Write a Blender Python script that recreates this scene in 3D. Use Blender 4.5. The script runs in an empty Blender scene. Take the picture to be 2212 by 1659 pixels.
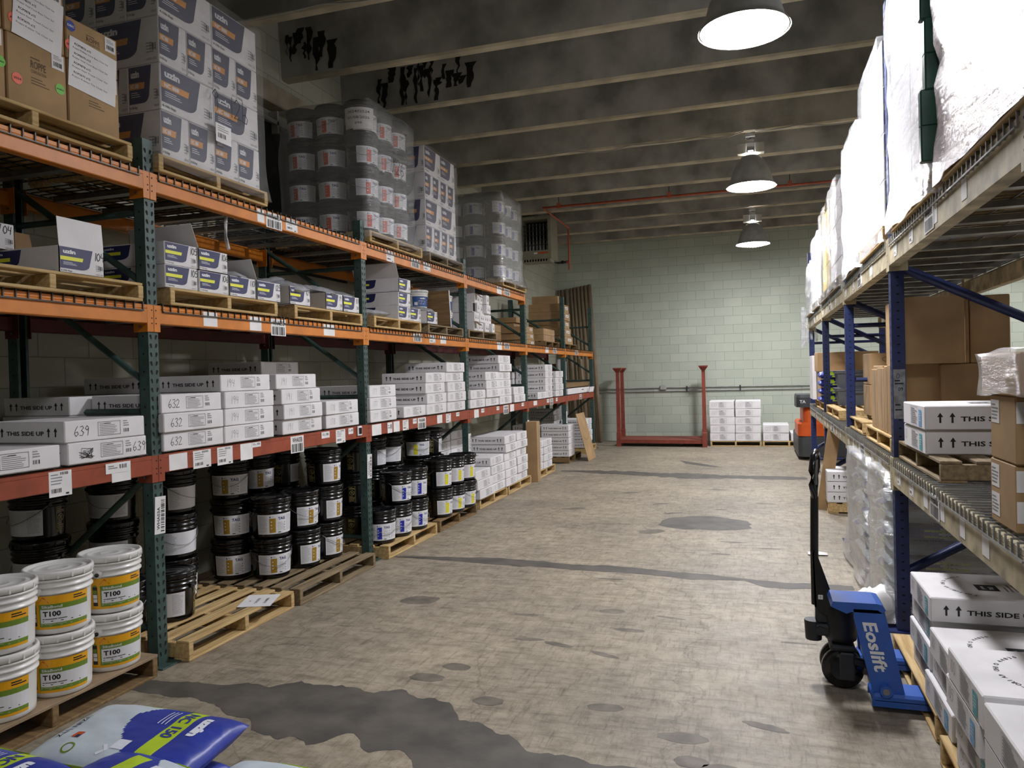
import bpy, math, random
from math import sin, cos, pi, radians, sqrt
from mathutils import Vector, Matrix, noise
random.seed(7)
SC = bpy.context.scene
COL = SC.collection

# ---------------------------------------------------------------- materials
def lin(c):
    c = c.lstrip('#')
    out = []
    for i in (0, 2, 4):
        v = int(c[i:i+2], 16) / 255
        out.append(v / 12.92 if v <= .04045 else ((v + .055) / 1.055) ** 2.4)
    return (*out, 1)

MATS = {}
def mat(name, c, rough=.6, metal=0., var=.12, scale=8., bump=0., bscale=40., spec=.5, c2=None, stretch=None, emit=0.):
    """principled surface whose colour is broken up by object-space noise"""
    if name in MATS: return MATS[name]
    m = bpy.data.materials.new(name); m.use_nodes = True
    nt = m.node_tree; N = nt.nodes; L = nt.links
    b = N['Principled BSDF']
    b.inputs['Roughness'].default_value = rough
    b.inputs['Metallic'].default_value = metal
    b.inputs['Specular IOR Level'].default_value = spec
    tc = N.new('ShaderNodeTexCoord'); mp = N.new('ShaderNodeMapping')
    L.new(tc.outputs['Object'], mp.inputs['Vector'])
    if stretch: mp.inputs['Scale'].default_value = stretch
    nz = N.new('ShaderNodeTexNoise'); nz.inputs['Scale'].default_value = scale; nz.inputs['Detail'].default_value = 5
    L.new(mp.outputs['Vector'], nz.inputs['Vector'])
    rp = N.new('ShaderNodeValToRGB')
    A = lin(c); B = lin(c2) if c2 else tuple(x * (1 - var * 1.6) for x in A[:3]) + (1,)
    A = A if c2 else tuple(min(1, x * (1 + var * .6)) for x in A[:3]) + (1,)
    rp.color_ramp.elements[0].position = .35; rp.color_ramp.elements[0].color = B
    rp.color_ramp.elements[1].position = .65; rp.color_ramp.elements[1].color = A
    L.new(nz.outputs['Fac'], rp.inputs['Fac']); L.new(rp.outputs['Color'], b.inputs['Base Color'])
    if bump:
        n2 = N.new('ShaderNodeTexNoise'); n2.inputs['Scale'].default_value = bscale; n2.inputs['Detail'].default_value = 3
        L.new(mp.outputs['Vector'], n2.inputs['Vector'])
        bp = N.new('ShaderNodeBump'); bp.inputs['Strength'].default_value = bump; bp.inputs['Distance'].default_value = .01
        L.new(n2.outputs['Fac'], bp.inputs['Height']); L.new(bp.outputs['Normal'], b.inputs['Normal'])
    if emit:
        b.inputs['Emission Color'].default_value = A; b.inputs['Emission Strength'].default_value = emit
    MATS[name] = m
    return m

def film_mat(name, haze, gloss, rough, sx=6., sz=30., tint='#e6e9ec'):
    """stretch wrap: see-through sheet with a milky haze and sharp wrinkle glints along its winding direction"""
    m = bpy.data.materials.new(name); m.use_nodes = True
    nt = m.node_tree; N = nt.nodes; L = nt.links
    N.remove(N['Principled BSDF']); out = N['Material Output']
    tr = N.new('ShaderNodeBsdfTransparent'); tr.inputs[0].default_value = (.97, .97, .97, 1)
    df = N.new('ShaderNodeBsdfDiffuse'); df.inputs[0].default_value = lin(tint)
    g = N.new('ShaderNodeBsdfGlossy'); g.inputs['Roughness'].default_value = rough; g.inputs['Color'].default_value = (.95, .95, .95, 1)
    tc = N.new('ShaderNodeTexCoord'); mp = N.new('ShaderNodeMapping'); mp.inputs['Scale'].default_value = (sx, sx, sz)
    mp.inputs['Rotation'].default_value = (.12, .1, 0)
    L.new(tc.outputs['Object'], mp.inputs['Vector'])
    nz = N.new('ShaderNodeTexNoise'); nz.inputs['Scale'].default_value = 1.; nz.inputs['Detail'].default_value = 6; nz.inputs['Roughness'].default_value = .65
    L.new(mp.outputs['Vector'], nz.inputs['Vector'])
    bp = N.new('ShaderNodeBump'); bp.inputs['Strength'].default_value = 1.; bp.inputs['Distance'].default_value = .03
    L.new(nz.outputs['Fac'], bp.inputs['Height']); L.new(bp.outputs['Normal'], g.inputs['Normal'])
    def mr(lo, hi):
        rp = N.new('ShaderNodeMapRange'); rp.inputs['From Min'].default_value = .32; rp.inputs['From Max'].default_value = .72
        rp.inputs['To Min'].default_value = lo; rp.inputs['To Max'].default_value = hi; L.new(nz.outputs['Fac'], rp.inputs['Value']); return rp.outputs['Result']
    m1 = N.new('ShaderNodeMixShader'); L.new(mr(haze * .5, min(1, haze * 1.6)), m1.inputs['Fac']); L.new(tr.outputs[0], m1.inputs[1]); L.new(df.outputs[0], m1.inputs[2])
    lw = N.new('ShaderNodeLayerWeight'); lw.inputs['Blend'].default_value = .35; L.new(bp.outputs['Normal'], lw.inputs['Normal'])
    ad = N.new('ShaderNodeMath'); ad.operation = 'MULTIPLY_ADD'; ad.inputs[1].default_value = gloss * 1.5; ad.inputs[2].default_value = gloss * .5; ad.use_clamp = True
    L.new(lw.outputs['Facing'], ad.inputs[0])
    mx = N.new('ShaderNodeMixShader'); L.new(ad.outputs[0], mx.inputs['Fac'])
    L.new(m1.outputs[0], mx.inputs[1]); L.new(g.outputs[0], mx.inputs[2]); L.new(mx.outputs[0], out.inputs['Surface'])
    return m

def emit_mat(name, c, s):
    m = bpy.data.materials.new(name); m.use_nodes = True
    N = m.node_tree.nodes; N.remove(N['Principled BSDF'])
    e = N.new('ShaderNodeEmission'); e.inputs[0].default_value = lin(c); e.inputs[1].default_value = s
    m.node_tree.links.new(e.outputs[0], N['Material Output'].inputs['Surface'])
    return m

def wood_mat(name, a, b, axis='y'):
    st = {'x': (2, 26, 26), 'y': (26, 2, 26)}[axis]
    return mat(name, a, .8, c2=b, scale=1.6, stretch=st, bump=.25, bscale=2.)

def block_mat(name, a, b, mort, rot):
    """painted concrete block wall, courses of 8 x 16 inch"""
    m = bpy.data.materials.new(name); m.use_nodes = True
    nt = m.node_tree; N = nt.nodes; L = nt.links; p = N['Principled BSDF']; p.inputs['Roughness'].default_value = .75
    tc = N.new('ShaderNodeTexCoord'); mp = N.new('ShaderNodeMapping'); mp.inputs['Rotation'].default_value = rot
    L.new(tc.outputs['Object'], mp.inputs['Vector'])
    br = N.new('ShaderNodeTexBrick'); br.inputs['Scale'].default_value = 1; br.inputs['Mortar Size'].default_value = .005
    br.inputs['Mortar Smooth'].default_value = .6
    br.inputs['Brick Width'].default_value = .4064; br.inputs['Row Height'].default_value = .2032; br.inputs['Bias'].default_value = 0
    br.inputs['Color1'].default_value = lin(a); br.inputs['Color2'].default_value = lin(b); br.inputs['Mortar'].default_value = lin(mort)
    L.new(mp.outputs['Vector'], br.inputs['Vector'])
    nz = N.new('ShaderNodeTexNoise'); nz.inputs['Scale'].default_value = 1.3; nz.inputs['Detail'].default_value = 6
    L.new(mp.outputs['Vector'], nz.inputs['Vector'])
    mx = N.new('ShaderNodeMix'); mx.data_type = 'RGBA'; mx.blend_type = 'MULTIPLY'; mx.inputs['Factor'].default_value = .35
    L.new(br.outputs['Color'], mx.inputs['A']); L.new(nz.outputs['Color'], mx.inputs['B'])
    hs = N.new('ShaderNodeHueSaturation'); hs.inputs['Value'].default_value = 1.2
    rg = N.new('ShaderNodeRGBToBW'); L.new(nz.outputs['Color'], rg.inputs[0])
    L.new(rg.outputs[0], mx.inputs['B'])
    L.new(mx.outputs['Result'], hs.inputs['Color']); L.new(hs.outputs[0], p.inputs['Base Color'])
    n2 = N.new('ShaderNodeTexNoise'); n2.inputs['Scale'].default_value = 60; L.new(mp.outputs['Vector'], n2.inputs['Vector'])
    ad = N.new('ShaderNodeMath'); ad.operation = 'MULTIPLY_ADD'; ad.inputs[1].default_value = .25
    inv = N.new('ShaderNodeMath'); inv.operation = 'SUBTRACT'; inv.inputs[0].default_value = 1; L.new(br.outputs['Fac'], inv.inputs[1])
    L.new(n2.outputs['Fac'], ad.inputs[0]); L.new(inv.outputs[0], ad.inputs[2])
    bp = N.new('ShaderNodeBump'); bp.inputs['Strength'].default_value = .5; bp.inputs['Distance'].default_value = .006
    L.new(ad.outputs[0], bp.inputs['Height']); L.new(bp.outputs['Normal'], p.inputs['Normal'])
    return m

def floor_mat():
    m = bpy.data.materials.new('worn_concrete'); m.use_nodes = True
    nt = m.node_tree; N = nt.nodes; L = nt.links; p = N['Principled BSDF']
    tc = N.new('ShaderNodeTexCoord')
    def nz(scale, det, st=(1, 1, 1), rot=0, rough=.6):
        mp = N.new('ShaderNodeMapping'); mp.inputs['Scale'].default_value = st; mp.inputs['Rotation'].default_value = (0, 0, rot)
        L.new(tc.outputs['Object'], mp.inputs['Vector'])
        n = N.new('ShaderNodeTexNoise'); n.inputs['Scale'].default_value = scale; n.inputs['Detail'].default_value = det; n.inputs['Roughness'].default_value = rough
        L.new(mp.outputs['Vector'], n.inputs['Vector']); return n.outputs['Fac']
    def ramp(v, p0, c0, p1, c1):
        r = N.new('ShaderNodeValToRGB'); r.color_ramp.elements[0].position = p0; r.color_ramp.elements[1].position = p1
        r.color_ramp.elements[0].color = c0; r.color_ramp.elements[1].color = c1; L.new(v, r.inputs['Fac']); return r.outputs['Color']
    def mul(a, b, f):
        x = N.new('ShaderNodeMix'); x.data_type = 'RGBA'; x.blend_type = 'MULTIPLY'; x.inputs['Factor'].default_value = f
        L.new(a, x.inputs['A']); L.new(b, x.inputs['B']); return x.outputs['Result']
    W = (1, 1, 1, 1)
    base = ramp(nz(.9, 6), .32, lin('#8a8172'), .68, lin('#aba08c'))
    c = mul(base, ramp(nz(9, 8, rough=.75), .36, (.5, .48, .45, 1), .58, W), .75)
    c = mul(c, ramp(nz(3, 5, (1, 7, 1), .35, .7), .36, (.45, .43, .41, 1), .5, W), .55)
    c = mul(c, ramp(nz(4, 5, (9, 1.2, 1), -.5, .75), .35, (.4, .39, .37, 1), .47, W), .55)
    c = mul(c, ramp(nz(5, 4, (10, 1, 1), .9, .75), .33, (.4, .39, .37, 1), .43, W), .5)
    # hairline cracks
    vo = N.new('ShaderNodeTexVoronoi'); vo.feature = 'DISTANCE_TO_EDGE'; vo.inputs['Scale'].default_value = .55
    mp = N.new('ShaderNodeMapping'); L.new(tc.outputs['Object'], mp.inputs['Vector'])
    wn = N.new('ShaderNodeTexNoise'); wn.inputs['Scale'].default_value = 3; wn.inputs['Detail'].default_value = 6; L.new(tc.outputs['Object'], wn.inputs['Vector'])
    va = N.new('ShaderNodeVectorMath'); va.operation = 'MULTIPLY_ADD'; va.inputs[1].default_value = (.5, .5, 0)
    L.new(wn.outputs['Color'], va.inputs[0]); L.new(mp.outputs['Vector'], va.inputs[2]); L.new(va.outputs[0], vo.inputs['Vector'])
    c = mul(c, ramp(vo.outputs['Distance'], .0, (.45, .43, .4, 1), .004, W), .6)
    L.new(c, p.inputs['Base Color'])
    r = N.new('ShaderNodeMapRange'); r.inputs['To Min'].default_value = .38; r.inputs['To Max'].default_value = .68
    L.new(nz(4, 6), r.inputs['Value']); L.new(r.outputs['Result'], p.inputs['Roughness'])
    bp = N.new('ShaderNodeBump'); bp.inputs['Strength'].default_value = .18; bp.inputs['Distance'].default_value = .01
    L.new(nz(30, 6), bp.inputs['Height']); L.new(bp.outputs['Normal'], p.inputs['Normal'])
    return m

M_WHITE = mat('white_carton', '#dcdadb', .7, var=.05, scale=5)
M_INK = mat('black_ink', '#17171a', .6, var=.1)
M_GREYINK = mat('grey_print', '#8a8a8e', .7, var=.1)
M_PENCIL = mat('pencil', '#6f6f74', .7, var=.1)
M_PAPER = mat('paper', '#e4e3e3', .6, var=.04)
M_KRAFT = mat('kraft_board', '#a98a62', .8, var=.12, scale=4, bump=.05)
M_KRAFTD = mat('kraft_inside', '#8a6d4a', .85, var=.12, scale=4)
M_TEAL = mat('teal_sticker', '#4fa3ad', .5, var=.08)
M_BLUEST = mat('blue_sticker', '#6aa3cf', .5, var=.08)
M_WOODN = wood_mat('pallet_wood_new', '#c9ae7c', '#a98a58', 'y')
M_WOODO = wood_mat('pallet_wood_old', '#8f7d5e', '#6b5b43', 'y')
M_WOODD = wood_mat('pallet_wood_dark', '#8a6f49', '#6a5233', 'x')
M_PLY = mat('plywood', '#9a8468', .75, var=.15, scale=6)
M_GREEN = mat('rack_green', '#3a524d', .5, var=.2, scale=14)
M_HOLESHADE = mat('punched_hole', '#0a0d0d', .9, var=.1)  # near-black paint for the shade inside holes, slots and open ends
M_ORANGE = mat('beam_orange', '#cf7a1e', .45, var=.12, scale=6)
M_RED = mat('beam_red', '#96452c', .5, var=.14, scale=9)
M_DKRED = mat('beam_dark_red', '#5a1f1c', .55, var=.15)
M_NAVY = mat('rack_blue', '#1b2a5c', .45, var=.2, scale=12)
M_CREAM = mat('beam_cream', '#b9ad8e', .55, var=.28, scale=9)
M_WIRE = mat('wire_steel', '#4a4744', .45, .7, var=.15)
M_GALV = mat('galvanised', '#9a9c9c', .35, .8, var=.15)
M_BLACKP = mat('black_plastic', '#0b0c0f', .22, var=.2, scale=4, spec=.6)
M_LABEL = mat('label_white', '#dfe0e4', .35, var=.04)
M_GOLD = mat('label_gold', '#a8842a', .4, var=.08)
M_GOLDP = mat('gold_print', '#a1925a', .5, var=.1)
M_LBLUE = mat('label_blue', '#1c2ca8', .4, var=.08)
M_LYEL = mat('label_yellow', '#e4d91f', .4, var=.06)
M_LORG = mat('label_orange', '#d24a1e', .4, var=.08)
M_TAGB = mat('label_navy', '#20226e', .4, var=.06)
M_WPLAST = mat('white_plastic', '#e3e2df', .3, var=.05, scale=5)
M_YEL = mat('pail_yellow', '#eaa814', .35, var=.04)
M_OLIVE = mat('pail_olive', '#6d8a2e', .4, var=.06)
M_REDLOGO = mat('logo_red', '#c0501f', .4, var=.05)
M_DKICON = mat('icon_dark', '#2d2f2c', .5, var=.1)
M_UZN = mat('print_navy', '#272a58', .5, var=.06)
M_UZG = mat('print_slate', '#45465c', .5, var=.08)
M_UZY = mat('print_yellow', '#e6e63a', .5, var=.05)
M_UZO = mat('print_orange', '#d8913a', .5, var=.06)
M_BAGBLUE = mat('bag_blue', '#2b3b9a', .38, var=.12, scale=7, bump=.25, bscale=14)
M_BAGWHITE = mat('bag_white', '#c6d2da', .4, var=.08, scale=6, bump=.25, bscale=14)
M_BAGGREEN = mat('bag_lime', '#b4cf2c', .4, var=.06)
M_BAGTXT = mat('bag_text_white', '#dfe3ee', .5, var=.04)
M_SILVER = mat('silver_bag', '#b9bcc2', .3, .3, var=.2, scale=12, bump=.8, bscale=18)
M_GRAYPLAST = mat('grey_tote', '#5b616a', .45, var=.1)
M_JBLUE = mat('jack_blue', '#2f5cb0', .35, var=.08, scale=6)
M_DKGREY = mat('dark_casting', '#33363a', .5, .3, var=.15, bump=.2)
M_BLKMET = mat('black_steel', '#101114', .3, var=.15)
M_FORKOR = mat('truck_orange', '#d0571c', .4, var=.06)
M_FORKGR = mat('truck_grey', '#3c3f42', .5, var=.1)
M_STAND = mat('stand_red', '#803829', .55, var=.15, scale=9)
M_PIPE = mat('pipe_orange', '#b0563a', .5, var=.12)
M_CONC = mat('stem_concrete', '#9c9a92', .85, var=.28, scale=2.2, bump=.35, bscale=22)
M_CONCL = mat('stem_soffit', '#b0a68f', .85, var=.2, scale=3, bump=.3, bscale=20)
M_BLACKST = mat('black_streak', '#14130f', .9, var=.3, scale=6)
M_PATCH = mat('floor_patch', '#57534d', .6, var=.22, scale=5, bump=.15, bscale=20)
M_SPOT = mat('floor_spot', '#6c655a', .6, var=.25, scale=9)
M_TUBE = mat('card_tube', '#8c7a62', .75, var=.12, scale=3)
M_BOX = mat('box_grey_metal', '#a5a6a2', .5, .1, var=.1)
M_HEAT = mat('heater_case', '#8d8a78', .5, var=.08)
M_YELLOW = mat('yellow_wrap', '#e8c81e', .4, var=.08)
M_GREENC = mat('green_carton', '#2f7a5c', .45, var=.1)
M_DKGREEN = mat('corner_board_green', '#1c4a3c', .35, var=.2, scale=9)
M_BRTXT = mat('print_brown', '#5a4a34', .7, var=.1)
M_STG = mat('sticker_green', '#6fc23c', .5, var=.04)
M_STO = mat('sticker_orange', '#ef6a4a', .5, var=.04)
M_STB = mat('sticker_blue', '#2b3a92', .5, var=.04)
M_DKPANEL = mat('dark_door', '#3a3b3c', .6, .2, var=.12)
M_FILM = film_mat('stretch_film', .13, .16, .12)
M_FILML = film_mat('stretch_film_thin', .06, .08, .12)
M_FILMS = film_mat('stretch_film_shiny', .14, .45, .14, 9., 26.)
M_FILMB = film_mat('stretch_film_bags', .22, .4, .14, 7., 22.)
M_FILMH = film_mat('stretch_film_heavy', .42, .3, .16, 4., 24.)
M_FILMP = film_mat('stretch_film_rose', .62, .3, .2, 4., 22., '#cdbfbf')

# ---------------------------------------------------------------- mesh builder
TXT = {}
def text_poly(s, bold=0.):
    k = (s, bold)
    if k not in TXT:
        cu = bpy.data.curves.new('t', 'FONT'); cu.body = s; cu.size = 1; cu.resolution_u = 2; cu.offset = bold; cu.fill_mode = 'FRONT'
        o = bpy.data.objects.new('t', cu); me = o.to_mesh()
        vs = [tuple(v.co) for v in me.vertices]; fs = [tuple(p.vertices) for p in me.polygons]
        o.to_mesh_clear(); bpy.data.objects.remove(o); bpy.data.curves.remove(cu)
        x0 = min(v[0] for v in vs); x1 = max(v[0] for v in vs); y0 = min(v[1] for v in vs); y1 = max(v[1] for v in vs)
        TXT[k] = ([(v[0] - x0, v[1] - y0) for v in vs], fs, x1 - x0, y1 - y0)
    return TXT[k]

class MB:
    def __init__(s): s.v = []; s.f = []; s.m = []; s.sm = []; s.mats = []
    def mi(s, m):
        if m not in s.mats: s.mats.append(m)
        return s.mats.index(m)
    def add(s, vs, fs, m, smooth=False, T=None):
        n = len(s.v); i = s.mi(m)
        s.v += [tuple(T @ Vector(v)) for v in vs] if T else [tuple(v) for v in vs]
        for f in fs: s.f.append(tuple(n + k for k in f)); s.m.append(i); s.sm.append(smooth)
        return s
    def box(s, x0, x1, y0, y1, z0, z1, m, b=0., T=None):
        if x0 > x1: x0, x1 = x1, x0
        if y0 > y1: y0, y1 = y1, y0
        if z0 > z1: z0, z1 = z1, z0
        if b <= 0:
            vs = [(x, y, z) for z in (z0, z1) for y in (y0, y1) for x in (x0, x1)]
            fs = [(0, 2, 3, 1), (4, 5, 7, 6), (0, 1, 5, 4), (2, 6, 7, 3), (0, 4, 6, 2), (1, 3, 7, 5)]
            return s.add(vs, fs, m, False, T)
        b = min(b, (x1 - x0) / 2.01, (y1 - y0) / 2.01, (z1 - z0) / 2.01)
        vs = []; idx = {}
        X = (x0, x1); Y = (y0, y1); Z = (z0, z1); sg = (1, -1)
        for i in (0, 1):
            for j in (0, 1):
                for k in (0, 1):
                    for a in range(3):
                        p = [X[i] + b * sg[i], Y[j] + b * sg[j], Z[k] + b * sg[k]]
                        p[a] = (X[i], Y[j], Z[k])[a]
                        idx[i, j, k, a] = len(vs); vs.append(p)
        fs = []
        c = Vector(((x0 + x1) / 2, (y0 + y1) / 2, (z0 + z1) / 2))
        def face(ids):
            P = [Vector(vs[q]) for q in ids]; n = (P[1] - P[0]).cross(P[2] - P[0])
            fs.append(tuple(ids) if n.dot(sum(P, Vector()) / len(P) - c) > 0 else tuple(reversed(ids)))
        for i in (0, 1):
            face([idx[i, 0, 0, 0], idx[i, 1, 0, 0], idx[i, 1, 1, 0], idx[i, 0, 1, 0]])
            face([idx[0, i, 0, 1], idx[1, i, 0, 1], idx[1, i, 1, 1], idx[0, i, 1, 1]])
            face([idx[0, 0, i, 2], idx[1, 0, i, 2], idx[1, 1, i, 2], idx[0, 1, i, 2]])
        for p in (0, 1):
            for q in (0, 1):
                face([idx[p, q, 0, 0], idx[p, q, 1, 0], idx[p, q, 1, 1], idx[p, q, 0, 1]])
                face([idx[p, 0, q, 0], idx[p, 1, q, 0], idx[p, 1, q, 2], idx[p, 0, q, 2]])
                face([idx[0, p, q, 1], idx[1, p, q, 1], idx[1, p, q, 2], idx[0, p, q, 2]])
        for i in (0, 1):
            for j in (0, 1):
                for k in (0, 1): face([idx[i, j, k, a] for a in range(3)])
        return s.add(vs, fs, m, False, T)
    def quad(s, pts, m, T=None): return s.add(pts, [tuple(range(len(pts)))], m, False, T)
    def lathe(s, prof, m, n=24, T=None, smooth=True, cap0=False, cap1=False):
        vs = []; fs = []
        for r, z in prof:
            for k in range(n): a = 2 * pi * k / n; vs.append((r * cos(a), r * sin(a), z))
        for i in range(len(prof) - 1):
            for k in range(n):
                k2 = (k + 1) % n; fs.append((i * n + k, i * n + k2, (i + 1) * n + k2, (i + 1) * n + k))
        s.add(vs, fs, m, smooth, T)
        if cap0: s.add(vs[:n], [tuple(reversed(range(n)))], m, False, T)
        if cap1: s.add(vs[-n:], [tuple(range(n))], m, False, T)
        return s
    def cyl(s, p, q, r, m, n=10, r2=None, caps=True):
        p = Vector(p); q = Vector(q); d = q - p; L = d.length
        T = Matrix.Translation(p) @ d.to_track_quat('Z', 'Y').to_matrix().to_4x4()
        return s.lathe([(r, 0), (r if r2 is None else r2, L)], m, n, T, True, caps, caps)
    def tube(s, pts, r, m, n=8, closed=False):
        pts = [Vector(p) for p in pts]; N = len(pts); vs = []; fs = []
        up = Vector((0, 0, 1))
        for i, p in enumerate(pts):
            a = pts[(i - 1) % N] if (closed or i > 0) else p; b = pts[(i + 1) % N] if (closed or i < N - 1) else p
            t = (b - a).normalized()
            u = t.cross(up)
            if u.length < .05: u = t.cross(Vector((0, 1, 0)))
            u.normalize(); w = u.cross(t)
            for k in range(n): an = 2 * pi * k / n; vs.append(p + (u * cos(an) + w * sin(an)) * r)
        for i in range(N if closed else N - 1):
            j = (i + 1) % N
            for k in range(n): k2 = (k + 1) % n; fs.append((i * n + k, j * n + k, j * n + k2, i * n + k2))
        s.add(vs, fs, m, True)
        if not closed: s.add(vs[:n], [tuple(range(n))], m); s.add(vs[-n:], [tuple(reversed(range(n)))], m)
        return s
    def text(s, t, h, m, place, bold=.0, w=None):
        """place(u, v) -> 3-D point; h cap height, optional total width w"""
        vs, fs, W, H = text_poly(t, bold)
        k = h / H; kx = k if w is None else w / W
        s.add([place(v[0] * kx, v[1] * k) for v in vs], fs, m)
        return s
    def rect(s, u0, u1, v0, v1, m, place, nu=1):
        vs = []; fs = []
        for i in range(nu + 1):
            u = u0 + (u1 - u0) * i / nu; vs += [place(u, v0), place(u, v1)]
        for i in range(nu): fs.append((2 * i, 2 * i + 2, 2 * i + 3, 2 * i + 1))
        s.add(vs, fs, m); return s
    def poly(s, pts, m, place): s.add([place(*p) for p in pts], [tuple(range(len(pts)))], m); return s
    def lines(s, u0, u1, v0, v1, n, m, place, t=.45, nu=1, seed=0):
        R = random.Random(seed); dv = (v1 - v0) / n
        for i in range(n):
            e = u0 + (u1 - u0) * (R.uniform(.72, 1) if i else .6)
            v = v1 - dv * (i + 1); s.rect(u0, e, v + dv * (1 - t) / 2, v + dv * (1 + t) / 2, m, place, nu)
        return s
    def barcode(s, u0, u1, v0, v1, m, place, n=14, seed=1):
        R = random.Random(seed); ws = [R.choice((1, 1, 2, 3)) for _ in range(2 * n)]; tot = sum(ws); u = u0
        for i, w in enumerate(ws):
            d = (u1 - u0) * w / tot
            if i % 2 == 0: s.rect(u, u + d, v0, v1, m, place)
            u += d
        return s
    def frame(s, u0, u1, v0, v1, t, m, place):
        s.rect(u0, u1, v0, v0 + t, m, place); s.rect(u0, u1, v1 - t, v1, m, place)
        s.rect(u0, u0 + t, v0 + t, v1 - t, m, place); s.rect(u1 - t, u1, v0 + t, v1 - t, m, place); return s
    def stroke(s, pts, w, m, place):
        for i in range(len(pts) - 1):
            a = Vector(pts[i]); b = Vector(pts[i + 1]); d = (b - a)
            if d.length < 1e-6: continue
            d.normalize(); n = Vector((-d.y, d.x)) * w / 2; a = a - d * w * .3; b = b + d * w * .3
            s.poly([(a - n)[:], (b - n)[:], (b + n)[:], (a + n)[:]], m, place)
        return s
    def mesh(s, name):
        me = bpy.data.meshes.new(name); me.from_pydata(s.v, [], s.f)
        for m in s.mats: me.materials.append(m)
        me.polygons.foreach_set('material_index', s.m); me.polygons.foreach_set('use_smooth', s.sm)
        me.update(); return me

DIG = {'0': [[(.3, 1), (.08, .75), (.05, .35), (.25, 0), (.5, .2), (.55, .65), (.3, 1)]], '1': [[(.3, 1), (.28, 0)]],
 '2': [[(.05, .75), (.25, 1), (.5, .8), (.4, .5), (.05, .02), (.6, .05)]], '3': [[(.08, .9), (.35, 1), (.5, .8), (.25, .55), (.55, .35), (.4, .03), (.05, .08)]],
 '4': [[(.12, 1), (.1, .5), (.5, .5)], [(.48, .95), (.42, 0)]], '5': [[(.55, 1), (.15, .98), (.1, .58), (.45, .6), (.52, .25), (.3, 0), (.05, .1)]],
 '6': [[(.4, 1), (.15, .6), (.08, .25), (.28, 0), (.52, .2), (.4, .45), (.12, .35)]], '7': [[(.05, .95), (.55, .95), (.25, 0)]],
 '8': [[(.3, .55), (.1, .78), (.3, 1), (.5, .8), (.3, .55), (.08, .25), (.3, 0), (.52, .25), (.3, .55)]],
 '9': [[(.5, .75), (.3, .55), (.1, .75), (.3, 1), (.5, .8), (.48, .4), (.42, 0)]],
 '/': [[(.5, 1.05), (.05, -.05)]], '-': [[(.1, .5), (.45, .5)]], "'": [[(.1, 1.1), (.08, .85)]], ' ': [],
 'b': [[(.1, 1.05), (.08, .02), (.4, 0), (.48, .25), (.3, .45), (.1, .35)]]}
def hand(b, txt, u, v, h, m, place, w=None, slant=.08):
    w = w or h * .06
    for c in txt:
        for st in DIG.get(c, []): b.stroke([(u + (x + slant * y) * h, v + y * h) for x, y in st], w, m, place)
        u += h * (.62 if c not in "1'" else .42)
    return u

# ---------------------------------------------------------------- scene graph helpers
MESH = {}
def cached(key, fn, name=None):
    if key not in MESH: MESH[key] = fn().mesh(name or str(key))
    return MESH[key]
def obj(name, data, parent=None, loc=(0, 0, 0), rot=(0, 0, 0)):
    if isinstance(data, MB): data = data.mesh(name)
    o = bpy.data.objects.new(name, data); COL.objects.link(o)
    o.location = loc; o.rotation_euler = rot
    if parent: o.parent = parent
    return o
def thing(name, data, label, cat, loc=(0, 0, 0), rot=(0, 0, 0), group=None):
    o = obj(name, data, None, loc, rot); o['label'] = label; o['category'] = cat
    if group: o['group'] = group
    return o
def struct(name, b, label=None):
    o = obj(name, b); o['kind'] = 'structure'
    if label: o['label'] = label
    return o
def tier(i, n):
    if i == n - 1: return 'top one'
    return ('bottom one', 'second up', 'third up', 'fourth up', 'fifth up', 'sixth up', 'seventh up')[i]

# ================================================================ the room
XW, YF, ZC, XR, YB = -4.53, 17.95, 5.32, 10., -6.
M_CMU = block_mat('block_far', '#a9b1a2', '#b2b9aa', '#8f968a', (pi/2, 0, 0))
M_CMUL = block_mat('block_left', '#a9aa98', '#b3b3a2', '#8e8e7f', (pi/2, pi/2, 0))
struct('floor', MB().box(XW - .2, XR + .2, YB - .2, YF + .2, -.2, 0, floor_mat()))
struct('wall_far', MB().box(XW - .2, XR + .2, YF, YF + .2, 0, ZC + .3, M_CMU))
struct('wall_left', MB().box(XW - .2, XW, YB, YF, 0, ZC + .3, M_CMUL))
struct('wall_right', MB().box(XR, XR + .2, YB, YF, 0, ZC + .3, M_CMUL))
struct('wall_back', MB().box(XW - .2, XR + .2, YB - .2, YB, 0, ZC + .3, M_CMU))
ceiling = struct('ceiling', MB().box(XW - .2, XR + .2, YB - .2, YF + .2, ZC, ZC + .2, M_CONC))
STEMS = [5.54 + 1.2045 * k for k in range(-9, 11)]
for yk in STEMS:            # double-tee stems
    b = MB(); w0, w1, z0 = .065, .105, 4.70
    c = yk + .065
    xs = (XW, XR)
    vs = []
    for x in xs: vs += [(x, c - w1, ZC), (x, c - w0, z0 + .02), (x, c - w0 + .02, z0), (x, c + w0 - .02, z0), (x, c + w0, z0 + .02), (x, c + w1, ZC)]
    b.add(vs, [(0, 6, 7, 1), (4, 10, 11, 5)], M_CONC); b.add(vs, [(1, 7, 8, 2), (2, 8, 9, 3), (3, 9, 10, 4)], M_CONCL)  # soffits coloured paler to stand for light bounced up from the floor
    s = obj('ceiling_stem', b, ceiling)
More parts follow.
